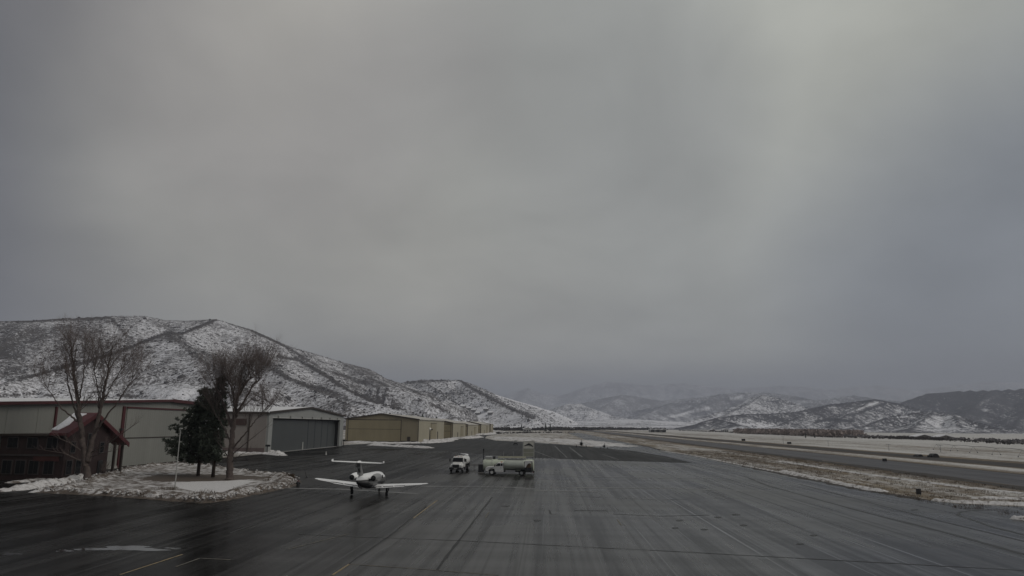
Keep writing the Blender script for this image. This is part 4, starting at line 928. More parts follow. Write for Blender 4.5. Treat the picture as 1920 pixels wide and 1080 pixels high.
def needles(clumps, size, n, out_v, out_f, rnd):
    for (c, d) in clumps:
        for _ in range(n):
            v = (Vector((rnd.gauss(0, 1), rnd.gauss(0, 1), rnd.gauss(0, .8))).normalized() * .9 + d * .8).normalized(); L = size * rnd.uniform(.6, 1.2)
            s = v.cross(Vector((rnd.gauss(0, 1), rnd.gauss(0, 1), rnd.gauss(0, 1)))).normalized() * size * rnd.uniform(.06, .14); o = len(out_v)
            out_v.extend([c - s * .5, c + v * L * .55 + s, c + v * L, c + v * L * .5 - s]); out_f.append((o, o + 1, o + 2, o + 3))
def pine(label, base, height, prof, seed, clumps_per_m=9, lean=(0, 0), skew=None, size=.50):
    rnd = random.Random(seed); t = thing('pine_tree', label, 'tree', base)
    tr = MB(); tr.tube([(lean[0] * k / 6, lean[1] * k / 6, height * .96 * k / 6 - .1 * (k == 0)) for k in range(7)], [.26 * (1 - .8 * k / 6) + .02 for k in range(7)], 8); tr.build('trunk', M_PBARK, t, True)
    cv, cf, sv, sf = [], [], [], []; br = MB(); h = prof[0][0]
    while h < height:
        f = 0
        for i in range(len(prof) - 1):
            if prof[i][0] <= h <= prof[i + 1][0]:
                k = (h - prof[i][0]) / (prof[i + 1][0] - prof[i][0]); rl = prof[i][1] * (1 - k) + prof[i + 1][1] * k; rr = prof[i][2] * (1 - k) + prof[i + 1][2] * k
        nb = 5
        for j in range(nb):
            a = rnd.uniform(0, 6.28); c = math.cos(a); R = (rr if c > 0 else rl) * abs(c) + (rl + rr) / 2 * (1 - abs(c)); R *= rnd.uniform(.5, 1.1); o = Vector((lean[0] * h / height, lean[1] * h / height, h))
            tip = o + Vector((c * R, math.sin(a) * R, rnd.uniform(.05, .30) * R + .15)); mid = o.lerp(tip, .5) + Vector((0, 0, -.08 * R))
            br.tube([o, mid, tip], [.06, .04, .015], 4, False)
            n = max(2, int(R * clumps_per_m / 3.4)); cl = []
            for k in range(n):
                f = .25 + .75 * (k + rnd.random()) / n; q = o.lerp(mid, f * 2) if f < .5 else mid.lerp(tip, f * 2 - 1)
                cl.append((q + Vector((rnd.gauss(0, .22), rnd.gauss(0, .22), rnd.gauss(0, .15))), ((tip - o).normalized() + Vector((0, 0, .5))).normalized()))
            needles(cl, size, 22, cv, cf, rnd)
            if rnd.random() < .07:
                q = tip - Vector((0, 0, -.12)); needles([(q, Vector((0, 0, 1)))], size * .7, 5, sv, sf, rnd)
        h += .20
    br.build('branches', M_PBARK, t)
    crown = np_mesh('crown', cv, cf, M_NEEDLE, False, None, t)
    if sv: stuff(np_mesh('snow_on_boughs', sv, sf, M_CLEAN, False, None, t))
    return t
p1 = P(371, 894); p1.z = .1; k1 = p1.y / FPX
def hh(py, b): return V(960, py, b.y).z
def rr_(px0, px1, b): return abs(px1 - px0) * b.y / FPX
c1 = 368
prof1 = [(hh(874, p1), rr_(c1, 306, p1), 1.6), (hh(853, p1), rr_(c1, 304, p1), 2.0), (hh(818, p1), rr_(c1, 317, p1), 2.0), (hh(785, p1), rr_(c1, 334, p1), 1.9), (hh(764, p1), rr_(c1, 354, p1), 1.6), (hh(748, p1), .9, 1.4), (hh(738, p1), .2, .3)]
pine('broad dark pine with ragged left side on the snow island', p1, hh(738, p1), prof1, 21)
p2 = P(399, 897); p2.z = .1
prof2 = [(hh(872, p2), 2.0, 1.3), (hh(820, p2), 2.2, 1.2), (hh(780, p2), 2.0, 1.0), (hh(750, p2), 1.0, .9), (hh(732, p2), .45, .55), (hh(719, p2), .1, .12)]
pine('slimmer dark pine beside the broad one, close to the bare tree', p2, hh(719, p2), prof2, 22)

# distant conifers, one by one
def conifer(label, base, h, r, seed, group):
    rnd = random.Random(seed); t = thing('conifer', label, 'tree', base, 0, group)
    MB().tube([(0, 0, -.1), (0, 0, h * .9)], [h * .025, .04], 5).build('trunk', M_PBARK, t)
    v, f = [], []
    for i in range(16):
        k = i / 15; z = h * (.10 + .88 * k); R = r * (1 - k) ** .8 + .12
        for j in range(9):
            a = rnd.uniform(0, 6.28); L = R * rnd.uniform(.7, 1.15); o = len(v); w = .30 * R + .12
            c, s = math.cos(a), math.sin(a); v += [(0, 0, z + h * .05), (c * L * .6 - s * w, s * L * .6 + c * w, z - h * .02), (c * L, s * L, z - h * .035), (c * L * .6 + s * w, s * L * .6 - c * w, z - h * .02)]; f.append((o, o + 1, o + 2, o + 3))
    np_mesh('crown', v, f, M_NEEDLE2, False, None, t); return t
for i, (px, pyb, pyt, dep, wr, lab) in enumerate(((1511, 827, 811, 640, .17, 'taller of two dark conifers before the brown willow belt'), (1528, 825.5, 814.5, 660, .34, 'shorter of two dark conifers before the brown willow belt'), (1023, 803, 791.5, 1000, .26, 'taller conifer past the tan hangar row at the hill foot'), (1032, 803, 794, 1020, .3, 'shorter conifer beside the tall one at the hill foot'),
        (792, 792, 775, 640, .28, 'dark conifer above the second tan hangar roof'), (818, 792, 780, 660, .4, 'squat dark conifer above the tan roofs, middle of three'), (836, 792, 784, 680, .4, 'smallest dark conifer above the tan roofs'), (978, 803, 794, 1050, .3, 'dark conifer in the scrub right of the tan hangars'))):
    q = V(px, pyb, dep); top = V(px, pyt, dep).z; q.z = 0; conifer(lab, q, top, top * wr * (1.5 if 700 < px < 900 else 1), 50 + i, None)

def scrub(name, px0, px1, pyb, h0, h1, dep0, dep1, n, m, seed, flat=.5, nf=8):
    rnd = random.Random(seed); v, f = [], []
    for i in range(n):
        k = rnd.random(); dep = dep0 + (dep1 - dep0) * k + rnd.uniform(-12, 12); x = (px0 + (px1 - px0) * k - 960) / FPX * dep + rnd.gauss(0, dep * .004)
        h = rnd.uniform(h0, h1); w = h * rnd.uniform(.5, 1.1)
        for _ in range(nf):
            c = Vector((x + rnd.gauss(0, w * .4), dep + rnd.gauss(0, w * .4), h * rnd.uniform(.1, .75))); s = Vector((rnd.gauss(0, 1), rnd.gauss(0, .6), rnd.gauss(0, .5))).normalized() * w * .35; u = Vector((rnd.gauss(0, .35), rnd.gauss(0, .35), 1)) * h * .32
            o = len(v); v += [c - s, c + s, c + s * .6 + u, c - s * .6 + u]; f.append((o, o + 1, o + 2, o + 3))
    return stuff(np_mesh(name, v, f, m, False))
M_WILLOW = mat('red_brown_willow', (.230, .190, .172), .95, .25, .1); M_SCRUB = mat('dark_scrub', (.035, .030, .028), .95, .3, .1); M_GREYW_ = mat('grey_thicket', (.140, .130, .130), .95, .25, .05)
scrub('willow_belt', 1385, 1560, 815, 3.0, 7.5, 1050, 700, 700, M_WILLOW, 1)
scrub('willow_belt', 1380, 1600, 815, 3.5, 7.5, 1250, 760, 500, M_WILLOW, 2)
scrub('grey_thicket', 1560, 1940, 823, 1.0, 3.0, 760, 420, 420, M_GREYW_, 3)
scrub('dark_scrub', 1270, 1400, 810, .9, 2.6, 1750, 1050, 260, M_SCRUB, 4)
scrub('dark_scrub', 1750, 1930, 832, .6, 2.2, 560, 370, 60, M_SCRUB, 5)
scrub('dark_scrub', 1650, 1760, 828, 1.0, 3.0, 640, 560, 90, M_SCRUB, 6)
scrub('dark_scrub', 1030, 1240, 805, 2.5, 7.0, 1650, 1900, 700, M_SCRUB, 7)
scrub('dark_scrub', 925, 1110, 804, 1.5, 6.0, 1050, 1500, 420, M_SCRUB, 8)
scrub('dark_scrub', 925, 1060, 808, .5, 1.8, 700, 900, 200, M_SCRUB, 9)
scrub('grey_thicket', 600, 940, 796, 2.0, 5.0, 1000, 1100, 700, M_GREYW_, 10)
scrub('grey_thicket', 200, 660, 796, 1.5, 4.0, 700, 950, 500, M_GREYW_, 11)
scrub('dark_scrub', 1540, 1680, 824, .6, 1.8, 700, 600, 90, M_SCRUB, 12)
def bush(label, base, r, h, seed, m):
    rnd = random.Random(seed); t = thing('bare_bush', label, 'bush', base); v, f = [], []
    for i in range(420):
        a = rnd.uniform(0, 6.28); q = Vector((rnd.gauss(0, r * .25), rnd.gauss(0, r * .2), 0)); d = Vector((math.cos(a) * .5, math.sin(a) * .5, rnd.uniform(.6, 1.4))).normalized(); L = h * rnd.uniform(.4, 1.0)
        for k in range(3):
            d2 = (d + Vector((rnd.gauss(0, .2), rnd.gauss(0, .2), 0))).normalized(); e = q + d2 * L / 3; s = d2.cross(Vector((rnd.gauss(0, 1), rnd.gauss(0, 1), .1))).normalized() * .022; o = len(v); v += [q - s, q + s, e + s * .6, e - s * .6]; f.append((o, o + 1, o + 2, o + 3)); q = e
    np_mesh('stems', v, f, m, False, None, t); return t
for i, (px, py, r, h, lab) in enumerate(((92, 896, 1.6, 2.4, 'bare grey bush below the lodge windows, left of the tree'), (128, 894, 1.8, 2.8, 'bare grey bush beside the big tree trunk'), (182, 893, 1.4, 2.6, 'bare dark bush right of the big tree trunk'), (545, 899, .8, .9, 'pale dry bush on the tip of the snow island'))):
    q = P(px, py); q.z = .05; bush(lab, q, r, h, 70 + i, M_TWIG if i < 3 else M_DRY)

# ------------------------------------------------------------------ the business jet
M_JET = mat('white_aircraft_paint', (.78, .78, .77), .28, .03, .8); M_TYRE = mat('tyre_rubber', (.012, .012, .012), .8, .2); M_CHROME = mat('polished_metal', (.5, .5, .5), .25, .1, 2, .9)
def two_tone():
    t = NT('white_over_grey_paint'); s = t.sep(t.tc.outputs['Object'])
    k = t.math('SUBTRACT', s[2], t.math('ADD', t.math('MULTIPLY', s[1], -.02), 1.92)); n = t.noise(None, 1.2, 4)
    f = t.rng(k, -.015, .015); lo = t.math('SUBTRACT', s[2], t.math('ADD', t.math('MULTIPLY', s[1], -.04), 1.50)); f2 = t.rng(lo, -.015, .015)
    c = t.mix(f, t.mix(f2, (.030, .031, .034), (.11, .11, .108)), t.mix(t.rng(n, .3, .7), (.70, .70, .69), (.80, .80, .79)))
    t.col(c); t.ro(.3); return t.m
def jet():
    M_FIN = mat('pale_grey_fin_paint', (.22, .22, .215), .35, .06)
    base = P(692, 928.5); base.z = .012; t = thing('business_jet', 'small white T-tail business jet parked on the wet apron, tail towards the camera', 'airplane', base, R_(-4.5))
    t.rotation_euler = (0, R_(1.6), R_(-4.5))
    st = [(-5.55, .04, .05, 2.02), (-5.2, .20, .22, 2.0), (-4.4, .42, .48, 1.93), (-3.2, .64, .70, 1.82), (-1.8, .78, .82, 1.72), (0, .82, .86, 1.66), (2.6, .82, .86, 1.64), (3.8, .78, .82, 1.60), (4.7, .64, .66, 1.50), (5.5, .44, .44, 1.36), (6.1, .24, .25, 1.26), (6.4, .04, .05, 1.22)]
    rings = [[(w * math.cos(a), y, z + h * math.sin(a)) for a in [2 * math.pi * k / 20 for k in range(20)]] for y, w, h, z in st]
    MB().loft(rings).build('fuselage', two_tone(), t, True)
    # windows, windscreen
    for k in range(4):
        for s in (-1, 1): MB().box((s * .805, 2.4 - k * .85, 1.95), (.05, .30, .34)).build('cabin_window', M_GLASS, t)
    b = MB(); b.add([(-.62, 4.15, 2.05), (.62, 4.15, 2.05), (.50, 4.75, 1.80), (-.50, 4.75, 1.80), (-.58, 4.15, 2.20), (.58, 4.15, 2.20), (.46, 4.85, 1.86), (-.46, 4.85, 1.86)], [(0, 1, 2, 3), (4, 5, 6, 7), (0, 1, 5, 4), (2, 3, 7, 6), (1, 2, 6, 5), (3, 0, 4, 7)]).build('windscreen', M_GLASS, t)
    def foil(p, chord, th, x):          # aerofoil ring at span x: p = leading edge (y,z)
        pr = [(0, 0), (.04, .35), (.2, .58), (.45, .5), (.75, .24), (1, .02), (1, -.02), (.75, -.16), (.45, -.32), (.2, -.36), (.04, -.25)]
        return [(x, p[0] - a * chord, p[1] + b * th) for a, b in pr]
    for s in (-1, 1):
        MB().loft([foil((1.55, .98), 2.15, .30, s * .3), foil((1.45, 1.05), 1.95, .26, s * 1.1), foil((.95, 1.50), .95, .12, s * 6.35), foil((.80, 1.53), .60, .05, s * 6.62)]).build('wing', M_JET, t, 'auto')
        # flaps hanging below the trailing edge
        MB().loft([foil((-.50, .90), .62, .10, s * .95), foil((-.28, 1.20), .46, .07, s * 4.1)]).build('flap', M_JET, t, 'auto')
        MB().loft([foil((-.26, 1.26), .34, .06, s * 4.2), foil((.06, 1.46), .26, .04, s * 6.1)]).build('aileron', M_JET, t, 'auto')
        for q in (1.6, 2.9): MB().box((s * q, -.45, .96 + (q - 1) * .09), (.08, .7, .12), 0, R_(-14)).build('flap_fairing', M_JET, t)
        # engine
        e = [(-1.0, .30), (-1.05, .40), (-1.6, .45), (-2.3, .44), (-2.9, .36), (-3.25, .29)]
        er = [[(s * 1.22 + r * math.cos(a), y, 2.14 + r * math.sin(a)) for a in [2 * math.pi * k / 18 for k in range(18)]] for y, r in e]
        n = MB().loft(er, False).build('engine_nacelle', M_JET if s < 0 else M_FIN, t, True)
        MB().tube([(s * 1.22, -3.12, 2.14), (s * 1.22, -3.30, 2.14)], [.29, .285], 18).build('exhaust', M_BLACK, n)
        MB().tube([(s * 1.22, -3.2, 2.14), (s * 1.22, -3.5, 2.14)], [.16, .05], 12).build('exhaust_cone', M_BLACK, n)
        MB().tube([(s * 1.22, -1.12, 2.14), (s * 1.22, -1.2, 2.14)], [.31, .31], 18).build('fan', M_BLACK, n)
        MB().box((s * .85, -2.2, 2.10), (.55, 1.5, .12)).build('engine_pylon', M_JET, t)
        # main gear
        MB().tube([(s * 2.0, -.1, 1.05), (s * 2.03, 0, .30)], [.11, .085], 8).build('gear_leg', M_BLACK, t)
        MB().box((s * 2.20, .05, .78), (.05, .42, .55)).build('gear_door', M_BLACK, t)
        w = MB().tube([(s * 2.03 - .12, 0, .29), (s * 2.03 - .09, 0, .29), (s * 2.03 + .09, 0, .29), (s * 2.03 + .12, 0, .29)], [.22, .29, .29, .22], 18).build('wheel', M_TYRE, t)
        MB().tube([(s * 2.03 + s * .10, 0, .29), (s * 2.03 + s * .135, 0, .29)], .11, 10).build('hub', M_METAL, w)
        # tailplane
        MB().loft([foil((-4.75, 3.90), 1.15, .15, s * .05), foil((-5.25, 3.93), .72, .09, s * 2.72), foil((-5.40, 4.0), .5, .04, s * 2.86)]).build('tailplane', M_JET, t, 'auto')
        MB().loft([foil((-5.72, 3.905), .34, .07, s * .2), foil((-5.84, 3.93), .26, .05, s * 2.6)]).build('elevator', M_JET, t, 'auto')
        MB().box((s * 2.82, -5.55, 4.05), (.05, .5, .22)).build('tailplane_tip', M_JET, t)
    MB().tube([(0, 4.45, 1.0), (0, 4.55, .25)], [.09, .06], 8).build('nose_gear_leg', M_BLACK, t)
    w = MB().tube([(-.09, 4.55, .22), (.09, 4.55, .22)], [.22, .22], 16).build('nose_wheel', M_TYRE, t)
    def finring(z, le, te, th):
        pr = [(0, 0), (.1, .6), (.35, 1), (.7, .6), (1, .1), (1, -.1), (.7, -.6), (.35, -1), (.1, -.6)]
        return [(b * th, le + (te - le) * a, z) for a, b in pr]
    fin = MB().loft([finring(2.25, -2.7, -4.75, .16), finring(2.6, -3.25, -4.95, .13), finring(3.82, -4.55, -5.75, .10)]).build('fin', M_FIN, t, 'auto')
    MB().loft([finring(2.62, -4.98, -5.42, .06), finring(3.72, -5.76, -6.05, .05)]).build('rudder', M_FIN, fin, 'auto')
    MB().box((0, -5.35, 3.62), (.235, .95, .34)).build('fin_band', M_BLACK, fin); MB().box((0, -4.95, 3.02), (.27, .62, .20), 0, R_(-30)).build('fin_emblem', M_BLACK, fin)
    MB().ball((0, -5.1, 3.92), (.14, .85, .15), 10, 8).build('tail_fairing', M_JET, t, True)
    MB().prism([(-4.9, 1.55), (-3.4, 1.14), (-3.2, .95), (-4.7, 1.30)], .08, 0, -.04).build('ventral_fin', M_BLACK, t)
    # dark-painted belly fairing between the wings
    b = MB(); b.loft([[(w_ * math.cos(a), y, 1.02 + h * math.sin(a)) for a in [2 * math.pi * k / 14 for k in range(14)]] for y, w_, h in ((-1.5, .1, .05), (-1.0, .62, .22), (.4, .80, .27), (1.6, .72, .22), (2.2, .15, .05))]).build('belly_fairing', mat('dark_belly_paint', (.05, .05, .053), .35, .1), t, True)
jet()

# ------------------------------------------------------------------ trucks and the fuel point
M_TRUCK = mat('white_truck_paint', (.60, .60, .575), .3, .08, 1.2, dirt=(.30, .285, .26)); M_TANK = mat('pale_green_tank', (.50, .54, .43), .4, .10, .7, dirt=(.28, .28, .25)); M_TANK2 = mat('silver_tank', (.45, .475, .41), .38, .08, .6, .35)
M_LENS = mat('lamp_glass', (.5, .5, .48), .15, .05); M_ORANGE = mat('amber_lens', (.5, .14, .02), .3, .05); M_BUMP = mat('grimy_black_plastic', (.022, .022, .023), .6, .2)
def wheel(t, x, y, r, w, s=1, rim=M_METAL, z0=0):
    k = MB().tube([(x - w / 2, y, r + z0), (x - w / 2 + .05, y, r + z0), (x + w / 2 - .05, y, r + z0), (x + w / 2, y, r + z0)], [r * .82, r, r, r * .82], 20).build('wheel', M_TYRE, t)
    MB().tube([(x + s * w / 2 * .7, y, r + z0), (x + s * (w / 2 + .012), y, r + z0)], [r * .56, r * .52], 14).build('rim', rim, k); return k
def ring_y(y, w, h, z, n=24, p=2.4):
    out = []
    for k in range(n):
        a = 2 * math.pi * k / n; c, s = math.cos(a), math.sin(a); out.append((w * math.copysign(abs(c) ** (2 / p), c), y, z + h * math.copysign(abs(s) ** (2 / p), s)))
    return out
def fuel_truck():
    a = P(912, 890); b = P(1003, 892.5); c = (a + b) / 2; c.z = .012
    t = thing('fuel_truck', 'small fuel tanker truck with white cab facing left in front of the fuel tank', 'truck', c, R_(90 - 8))
    # local: +y is forward (left in the picture), -x ... the driver's side faces the camera
    ch = MB(); ch.box((-.38, -.3, .62), (.12, 7.2, .2)); ch.box((.38, -.3, .62), (.12, 7.2, .2)); ch.box((0, -1.9, .52), (1.9, .14, .14)); ch.box((0, 2.95, .48), (1.8, .14, .14)); ch.build('chassis', M_BUMP, t)
    # cab: side profile extruded, narrower glasshouse
    lower = [(4.0, .62), (4.02, 1.02), (3.92, 1.30), (2.75, 1.42), (2.55, 1.45), (1.05, 1.45), (1.05, .55), (2.35, .55), (2.40, .75), (2.62, 1.02), (2.95, 1.10), (3.28, 1.02), (3.50, .75), (3.55, .60)]
    cab = MB().prism(lower, 2.0, 0, -1.0).build('cab', M_TRUCK, t, False, .05)
    def glass(y0, y1, w): pass
    up = MB(); zt = 2.02; up.loft([[(-.98, 2.60, 1.44), (.98, 2.60, 1.44), (.98, 1.05, 1.44), (-.98, 1.05, 1.44)], [(-.86, 2.02, zt), (.86, 2.02, zt), (.88, 1.10, zt), (-.88, 1.10, zt)]]).build('cab_roof', M_TRUCK, t, False, .06)
    for s in (-1, 1):
        g = MB(); q = [(s * .985, 2.35, 1.50), (s * .985, 1.55, 1.50), (s * .905, 1.58, 1.92), (s * .893, 1.98, 1.92)]; q2 = [(p[0] + s * .015, p[1], p[2]) for p in q]; g.add(q + q2, [(0, 1, 2, 3), (4, 5, 6, 7), (0, 1, 5, 4), (1, 2, 6, 5), (2, 3, 7, 6), (3, 0, 4, 7)]).build('side_window', M_GLASS, t)
        g = MB(); q = [(s * .985, 1.48, 1.50), (s * .985, 1.18, 1.50), (s * .915, 1.18, 1.92), (s * .905, 1.50, 1.92)]; q2 = [(p[0] + s * .015, p[1], p[2]) for p in q]; g.add(q + q2, [(0, 1, 2, 3), (4, 5, 6, 7), (0, 1, 5, 4), (1, 2, 6, 5), (2, 3, 7, 6), (3, 0, 4, 7)]).build('side_window', M_GLASS, t)
        d = MB().box((s * 1.004, 1.92, 1.02), (.03, 1.08, .80)).build('door', M_TRUCK, t, False, .01); MB().box((s * 1.03, 1.52, 1.22), (.03, .16, .04)).build('handle', M_BLACK, d)
        m = MB(); m.box((s * 1.22, 2.45, 1.58), (.16, .10, .34)); m.box((s * 1.08, 2.45, 1.50), (.22, .04, .04)); m.build('mirror', M_BLACK, t)
        MB().box((s * .72, 4.0, 1.0), (.40, .10, .26)).build('headlight', M_LENS, t); wheel(t, s * .86, 2.95, .46, .28, s, M_LENS if s < 0 else M_METAL); wheel(t, s * .82, -1.95, .46, .50, s)
        MB().box((s * 1.02, 1.85, .52), (.22, 1.3, .06)).build('running_board', M_METAL, t)
        MB().box((s * .95, -1.95, 1.0), (.60, 1.35, .05)).build('mudguard', M_BUMP, t); MB().box((s * .95, -.1, .66), (.30, 1.6, .40)).build('side_locker', M_METAL, t)
    g = MB(); q = [(-.90, 2.585, 1.50), (.90, 2.585, 1.50), (.82, 2.10, 1.96), (-.82, 2.10, 1.96)]; q2 = [(p[0], p[1] + .03, p[2] + .02) for p in q]; g.add(q + q2, [(0, 1, 2, 3), (4, 5, 6, 7), (0, 1, 5, 4), (1, 2, 6, 5), (2, 3, 7, 6), (3, 0, 4, 7)]).build('windscreen', M_GLASS, t)
    MB().box((0, 4.02, .98), (.95, .08, .36)).build('grille', M_BUMP, t); MB().box((0, 4.08, .62), (2.05, .18, .26)).build('bumper', M_METAL, t)
    MB().loft([ring_y(.92, 1.02, .74, 1.70), ring_y(.85, 1.10, .80, 1.70), ring_y(-2.3, 1.10, .80, 1.70), ring_y(-2.38, 1.02, .74, 1.70)]).build('tank', M_TANK2, t, 'auto')
    for y in (.55, -.75, -2.05): MB().loft([ring_y(y + .04, 1.12, .82, 1.70), ring_y(y - .04, 1.12, .82, 1.70)]).build('tank_band', M_TANK2, t, 'auto')
    ct = MB(); ct.box((-.42, -.75, 2.58), (.06, 3.0, .12)); ct.box((.42, -.75, 2.58), (.06, 3.0, .12)); ct.box((0, -.75, 2.53), (.8, 2.9, .03)); ct.build('walkway', M_METAL, t)
    for y in (.2, -1.2): MB().tube([(0, y, 2.52), (0, y, 2.68)], .26, 14).build('hatch', M_METAL, t)
    # rear equipment bay with hose reel
    q = [(-2.45, 2.36), (-2.45, 1.30), (-2.65, 1.38), (-2.85, 1.80), (-3.15, 2.02), (-3.55, 2.10), (-3.55, 2.36)]
    MB().prism(q, 2.1, 0, -1.05).build('reel_canopy', M_TRUCK, t)
    MB().span((-.9, -3.45, .62), (.9, -2.5, 1.30)).build('pump_cabinet', M_BUMP, t); MB().span((-1.0, -3.75, .5), (1.0, -3.5, .66)).build('rear_bumper', M_METAL, t)
    MB().tube([(-.75, -3.0, 1.58), (.75, -3.0, 1.58)], .36, 18).build('hose_reel', mat('brown_hose', (.10, .065, .04), .7, .2), t)
    for s in (-1, 1): MB().box((s * 1.0, -3.55, 1.45), (.10, .12, 1.75)).build('bay_post', M_BUMP if s > 0 else M_BLACK, t); MB().box((s * .85, -3.80, .62), (.24, .05, .12)).build('tail_lamp', mat('red_lens', (.25, .02, .02), .3), t)
    MB().box((0, 1.5, 2.10), (.5, .22, .12)).build('beacon', M_ORANGE, t)
fuel_truck()

def ice_truck():
    c = P(858, 885.5); c.z = .012; t = thing('white_truck', 'white short-nosed tank truck facing the camera left of the fuel point', 'truck', c + Vector((.15, 2.6, 0)), R_(180 - 9))
    ch = MB(); ch.box((0, -.6, .70), (.9, 6.2, .26)); ch.build('chassis', M_BUMP, t)
    # bonnet (front) and cab
    MB().loft([[(-.70, 3.0, .78), (.70, 3.0, .78), (.70, 3.0, 1.22), (.55, 2.95, 1.38), (-.55, 2.95, 1.38), (-.70, 3.0, 1.22)], [(-.98, 1.6, .72), (.98, 1.6, .72), (.98, 1.6, 1.45), (.80, 1.6, 1.68), (-.80, 1.6, 1.68), (-.98, 1.6, 1.45)]]).build('bonnet', M_TRUCK, t, False, .04)
    for s in (-1, 1):
        f = MB(); f.loft([[(s * .62, 2.95, .70), (s * 1.08, 2.90, .70), (s * 1.08, 2.85, 1.10), (s * .92, 2.9, 1.24), (s * .62, 2.95, 1.22)], [(s * .70, 1.7, .9), (s * 1.12, 1.7, .8), (s * 1.12, 1.7, 1.28), (s * 1.0, 1.7, 1.42), (s * .70, 1.7, 1.40)]]).build('wing_panel', M_TRUCK, t, False, .03)
        MB().box((s * .82, 2.97, .98), (.34, .08, .24)).build('headlight', M_LENS, t)
        wheel(t, s * .98, 2.1, .50, .30, s); wheel(t, s * .92, -2.1, .50, .52, s)
        m = MB(); m.box((s * 1.42, 1.45, 1.95), (.20, .12, .52)); m.box((s * 1.2, 1.45, 2.0), (.35, .04, .04)); m.build('mirror', M_BLACK, t)
        MB().box((s * 1.06, .75, 1.60), (.03, 1.1, 1.3)).build('door', M_TRUCK, t, False, .01); MB().box((s * 1.075, .85, 1.98), (.03, .75, .55)).build('side_window', M_GLASS, t)
        MB().box((s * .95, .5, .55), (.40, 1.4, .42)).build('step_tank', M_BUMP, t)
    cab = MB(); cab.loft([[(-1.05, 1.62, .80), (1.05, 1.62, .80), (1.05, .10, .80), (-1.05, .10, .80)], [(-1.05, 1.60, 1.62), (1.05, 1.60, 1.62), (1.05, .10, 1.62), (-1.05, .10, 1.62)], [(-.94, 1.22, 2.42), (.94, 1.22, 2.42), (.98, .10, 2.46), (-.98, .10, 2.46)], [(-.84, 1.0, 2.56), (.84, 1.0, 2.56), (.90, .10, 2.58), (-.90, .10, 2.58)]]).build('cab', M_TRUCK, t, False, .05)
    g = MB(); q = [(-.95, 1.61, 1.66), (.95, 1.61, 1.66), (.86, 1.26, 2.36), (-.86, 1.26, 2.36)]; q2 = [(p[0], p[1] + .03, p[2] + .01) for p in q]; g.add(q + q2, [(0, 1, 2, 3), (4, 5, 6, 7), (0, 1, 5, 4), (1, 2, 6, 5), (2, 3, 7, 6), (3, 0, 4, 7)]).build('windscreen', M_GLASS, t)
    MB().box((0, 3.02, 1.05), (1.16, .08, .44)).build('grille', M_BLACK, t); MB().box((0, 3.12, .62), (2.25, .22, .34)).build('bumper', M_BUMP, t); MB().box((0, 3.25, .62), (.5, .03, .16)).build('number_plate', M_LAMP, t)
    for x in (-.5, 0, .5): MB().box((x, 1.05, 2.63), (.16, .12, .07)).build('roof_lamp', M_ORANGE, t)
    MB().loft([ring_y(-.15, 1.02, .80, 1.85), ring_y(-.25, 1.10, .88, 1.85), ring_y(-3.4, 1.10, .88, 1.85), ring_y(-3.5, 1.02, .80, 1.85)]).build('tank', M_TRUCK, t, 'auto')
    MB().box((0, -1.3, 2.76), (1.0, 1.4, .10)).build('walkway', M_BUMP, t); MB().loft([ring_y(-2.1, .85, .22, 2.68), ring_y(-3.3, .85, .24, 2.68)]).build('snow_cap', M_CLEAN, t, 'auto')
    MB().tube([(0, -.7, 2.70), (0, -.7, 2.90)], .30, 14).build('hatch', M_BLACK, t); MB().span((-1.0, -3.9, .6), (1.0, -3.5, 1.5)).build('rear_cabinet', M_BUMP, t)
ice_truck()

